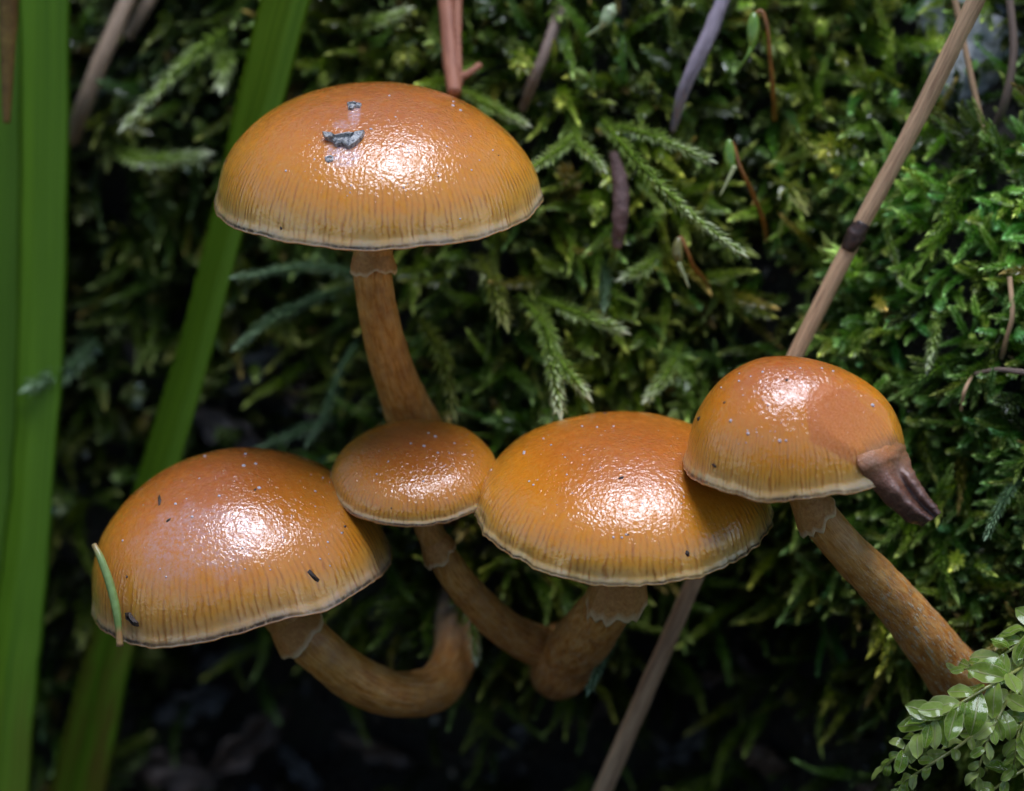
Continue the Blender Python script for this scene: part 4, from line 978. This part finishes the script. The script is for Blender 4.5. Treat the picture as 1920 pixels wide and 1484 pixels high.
# ------------------------------------------------------------------ things lying on the caps
BARK = plain('bark_flake', [(0.36, (0.05, 0.055, 0.06)), (0.48, (0.36, 0.36, 0.36)), (0.66, (0.66, 0.62, 0.54))], 3.5, 0.45, bump=0.0003, coat=0.3)
def flake(cap, px, py, poly, name, label, thick=0.5, curl=0.5, seed=0, mat=None):
    p, nn = cap.at(px, py); ex = nrm(RGT - nn * (RGT @ nn)); ey = np.cross(nn, ex)
    poly = np.array(poly, float) * S; n = len(poly)
    rings = []; 
    for sc, zt in ((1.0, 0.0), (0.97, thick), (0.55, thick * 1.5), (0.5, thick * 0.7)):
        z = zt + curl * (poly[:, 0] / 2) ** 2 * 0.25 - 0.08 + 0.12 * fbm(poly[:, 0] * 2 + seed, poly[:, 1] * 2, 2)
        rings.append(p + (poly * sc)[:, :1] * ex + (poly * sc)[:, 1:] * ey + z[:, None] * nn)
    V = np.concatenate(rings); F = grid_faces(4, n, True).tolist() + [tuple(range(3 * n, 4 * n)), tuple(range(n))[::-1]]
    return solo(name, V, F, mat or BARK, label, 'bark flake', base=p, smooth=False)
flake(top, 645, 265, [(-40, 20), (-26, 10), (-12, 15), (6, 20), (24, 15), (38, 17), (33, 2), (22, -12), (10, -20), (-4, -10), (-14, -12), (-22, 2), (-34, 6)], 'bark_flake', 'grey blue angular bark flake on the highest mushroom cap', 0.45, 0.8, 1)
flake(top, 660, 200, [(-10, 14), (4, 15), (10, 8), (18, 4), (16, -6), (6, -4), (2, -14), (-6, -10), (-7, 2)], 'bark_crumb', 'small dark bark crumb above the grey flake on the highest cap', 0.3, 0.3, 2)
flake(top, 620, 296, [(-10, 5), (0, 9), (7, 4), (6, -6), (-3, -9), (-9, -3)], 'bark_crumb', 'tiny dark crumb below the grey flake on the highest cap', 0.15, 0.1, 3)
flake(low, 250, 1160, [(-18, 10), (-6, 13), (4, 5), (16, -2), (17, -10), (6, -10), (-4, -4), (-14, 0)], 'bark_crumb', 'black wet crumb on the rim of the cap with the needle', 0.3, 0.2, 4, SPECK)
NEEDLE = Mat('green_needle'); NEEDLE.set(NEEDLE.bsdf, Roughness=0.4, Coat_Weight=0.3, Base_Color=NEEDLE.mix(NEEDLE.ramp(NEEDLE.noise(NEEDLE.obj(), 1.5, 4), [(0.4, 0.0), (0.7, 0.5)]), NEEDLE.ramp(NEEDLE.attr('w').outputs['Fac'], [(0.0, (0.30, 0.17, 0.06)), (0.08, (0.34, 0.27, 0.09)), (0.2, (0.20, 0.30, 0.09)), (0.78, (0.17, 0.28, 0.07)), (0.86, (0.34, 0.17, 0.05)), (1.0, (0.40, 0.22, 0.09))]), (0.13, 0.17, 0.03)))
p, nn = low.at(222, 1110); d0 = proj(p)[2] - 0.7
tube_thing('conifer_needle', [(176, 1021, d0 + 0.5), (190, 1050, d0), (207, 1098, d0 - 0.5), (217, 1140, d0 - 0.8), (222, 1175, d0 - 0.9), (225, 1212, d0 - 0.9)], [5, 7, 8, 8, 8, 6, 7],
           NEEDLE.m, 'short green conifer needle stuck across the rim of a cap', 'needle', 10, 30, 0.06)

# ------------------------------------------------------------------ leafy moss at the stem base
LM = Mat('leafy_moss_leaf'); at_ = LM.attr('luv'); sp = LM.n('ShaderNodeSeparateXYZ'); LM.l(at_.outputs['Vector'], sp.inputs[0])
oi = LM.n('ShaderNodeObjectInfo')
vn = LM.n('ShaderNodeTexVoronoi'); LM.l(at_.outputs['Vector'], vn.inputs['Vector']); vn.inputs['Scale'].default_value = 14
lc = LM.ramp(LM.math('ADD', LM.math('MULTIPLY', vn.outputs['Distance'], 0.3), LM.math('MULTIPLY', oi.outputs['Random'], 0.7)), [(0.1, (0.22, 0.38, 0.03)), (0.5, (0.40, 0.54, 0.09)), (0.9, (0.56, 0.66, 0.22))])
rib = LM.ramp(LM.math('ABSOLUTE', sp.outputs[0]), [(0.03, 1.0), (0.10, 0.0)])
mar = LM.ramp(LM.math('ABSOLUTE', sp.outputs[0]), [(0.86, 0.0), (0.95, 0.7)])
lc = LM.mix(LM.math('MAXIMUM', rib, mar), lc, (0.66, 0.68, 0.32))
lb = LM.bump(LM.math('ADD', LM.math('MULTIPLY', LM.noise(at_.outputs['Vector'], 3.0, 3), 0.6), rib), 0.00006)
LM.set(LM.bsdf, Base_Color=lc, Roughness=0.22, Normal=lb, Coat_Weight=1.0, Coat_Roughness=0.06, Coat_IOR=1.65, Coat_Normal=lb)
LM.translucent(lc, 0.5)
ltr = LM.n('ShaderNodeBsdfTransparent'); lmx = LM.n('ShaderNodeMixShader'); lmx.inputs[0].default_value = 0.38
lmx0 = [n_ for n_ in LM.t.nodes if n_.type == 'MIX_SHADER' and n_ != lmx][0]
LM.l(lmx0.outputs[0], lmx.inputs[1]); LM.l(ltr.outputs[0], lmx.inputs[2]); LM.l(lmx.outputs[0], LM.out.inputs[0])
LSTEM = plain('leafy_moss_stem', [(0.3, (0.12, 0.14, 0.025)), (0.7, (0.30, 0.30, 0.08))], 1.0, 0.35, coat=0.4)
def leaf_mesh(seed):
    R = np.random.default_rng(seed); nu, nv = 13, 9
    u = np.linspace(0, 1, nu)[:, None]; w = np.linspace(-1, 1, nv)[None]
    prof = np.interp(u, [0, .08, .3, .6, .85, .97, 1], [.05, .12, .23, .28, .19, .04, .0])
    x = prof * w; y = u + 0 * w
    z = 0.10 * np.sin(u * 3.0) + 0.06 * np.sin(u * 6 + seed * 2) + 0.75 * x ** 2 * R.uniform(0.4, 1.4) - 0.22 * u ** 2 * R.uniform(0.2, 1.4) + 0.02 * np.sin(u * 14 + seed) * np.abs(w) + 0.03 * np.abs(w) * R.normal()
    top_ = np.stack([x, y, z], -1).reshape(-1, 3); V = np.vstack([top_, top_ - (0, 0, 0.012)])
    f = grid_faces(nu, nv); F = f.tolist() + (f[:, ::-1] + nu * nv).tolist()
    luv = np.stack([w + 0 * u, u + 0 * w, 0 * u * w], -1).reshape(-1, 3)
    return mesh('leaf', V * 1000, F, LM.m, attrs={'luv': np.vstack([luv, luv])})
LEAVES = [leaf_mesh(i) for i in range(5)]
def sprig(pts, nleaf, size, label, seed, tipsize=0.45):
    R = np.random.default_rng(seed)
    a = np.array(pts, float); c = catmull(P(a[:, 0], a[:, 1], a[:, 2]), 40); t, s_, u_ = frames(c)
    e = empty('leafy_moss_sprig', c[0], label, 'leafy moss', 'leafy moss sprigs at the stem base')
    v, f, w = tube(c, np.linspace(3.6, 1.8, 40) * S, 8); part('stem', v, f, LSTEM, e)
    for q in range(nleaf):
        x = 0.03 + 0.97 * q / (nleaf - 1); i = min(int(x * 39), 38)
        toward = nrm(-FWD * 0.75 + 0.75 * np.array([0, 0, 1.0]))
        side = nrm(np.cross(t[i], toward)) * (1 if q % 2 else -1)
        sp_ = 0.95 * (1 - 0.75 * max(0, (x - 0.8) / 0.2))
        d = nrm(t[i] * 0.75 + side * 0.85 * sp_ + toward * R.uniform(-0.25, 0.6) + R.normal(0, 0.2, 3) + np.array([0, 0, -0.25]))
        nz = nrm(toward + R.normal(0, 0.34, 3)); nz = nrm(nz - d * (nz @ d)); xx = np.cross(d, nz)
        sz = 1.3 * size * (1 - (1 - tipsize) * x ** 1.5) * R.uniform(0.6, 1.2) * S
        M = Matrix(np.vstack([np.column_stack([xx * sz, d * sz, nz * sz, (c[i] - c[0]) * 0.001 * 1.0]), [0, 0, 0, 1]]).tolist())
        # mesh data is in metres per unit length 1 -> scale mm to m
        for rr in range(3):
            for cc in range(3): M[rr][cc] *= 0.001
        o = bpy.data.objects.new('leaf', LEAVES[int(R.integers(5))]); link(o, e)
        o.matrix_local = M
SPR = [([(1945, 1235, -3), (1885, 1270, -7), (1817, 1309, -9), (1769, 1342, -9), (1733, 1369, -9), (1690, 1410, -8), (1658, 1440, -7)], 30, 60, 'longest leafy moss sprig of glossy translucent leaves beside the flecked stem base'),
       ([(1900, 1290, -3), (1880, 1330, -7), (1857, 1375, -8), (1840, 1425, -8), (1828, 1470, -7)], 18, 42, 'hanging leafy moss sprig with narrow curled leaves under the longest sprig'),
       ([(1960, 1320, -2), (1915, 1360, -5), (1905, 1410, -6), (1898, 1450, -5)], 15, 42, 'leafy moss sprig hanging behind the others at the stem base'),
       ([(1850, 1360, -3), (1790, 1405, -6), (1735, 1440, -7), (1695, 1468, -6), (1680, 1490, -6)], 18, 34, 'low leafy moss sprig with small yellowish leaves and whitish tips'),
       ([(1990, 1190, -1), (1940, 1180, -4), (1900, 1215, -5), (1850, 1245, -5), (1790, 1258, -4)], 18, 58, 'leafy moss sprig lapping over the foot of the flecked stem'),
       ([(1970, 1420, -1), (1900, 1455, -4), (1840, 1500, -4), (1800, 1540, -3)], 11, 48, 'leafy moss sprig lying lowest in the clump')]
for i, (p_, n_, s__, l_) in enumerate(SPR): sprig(p_, n_, s__, l_, 500 + i)
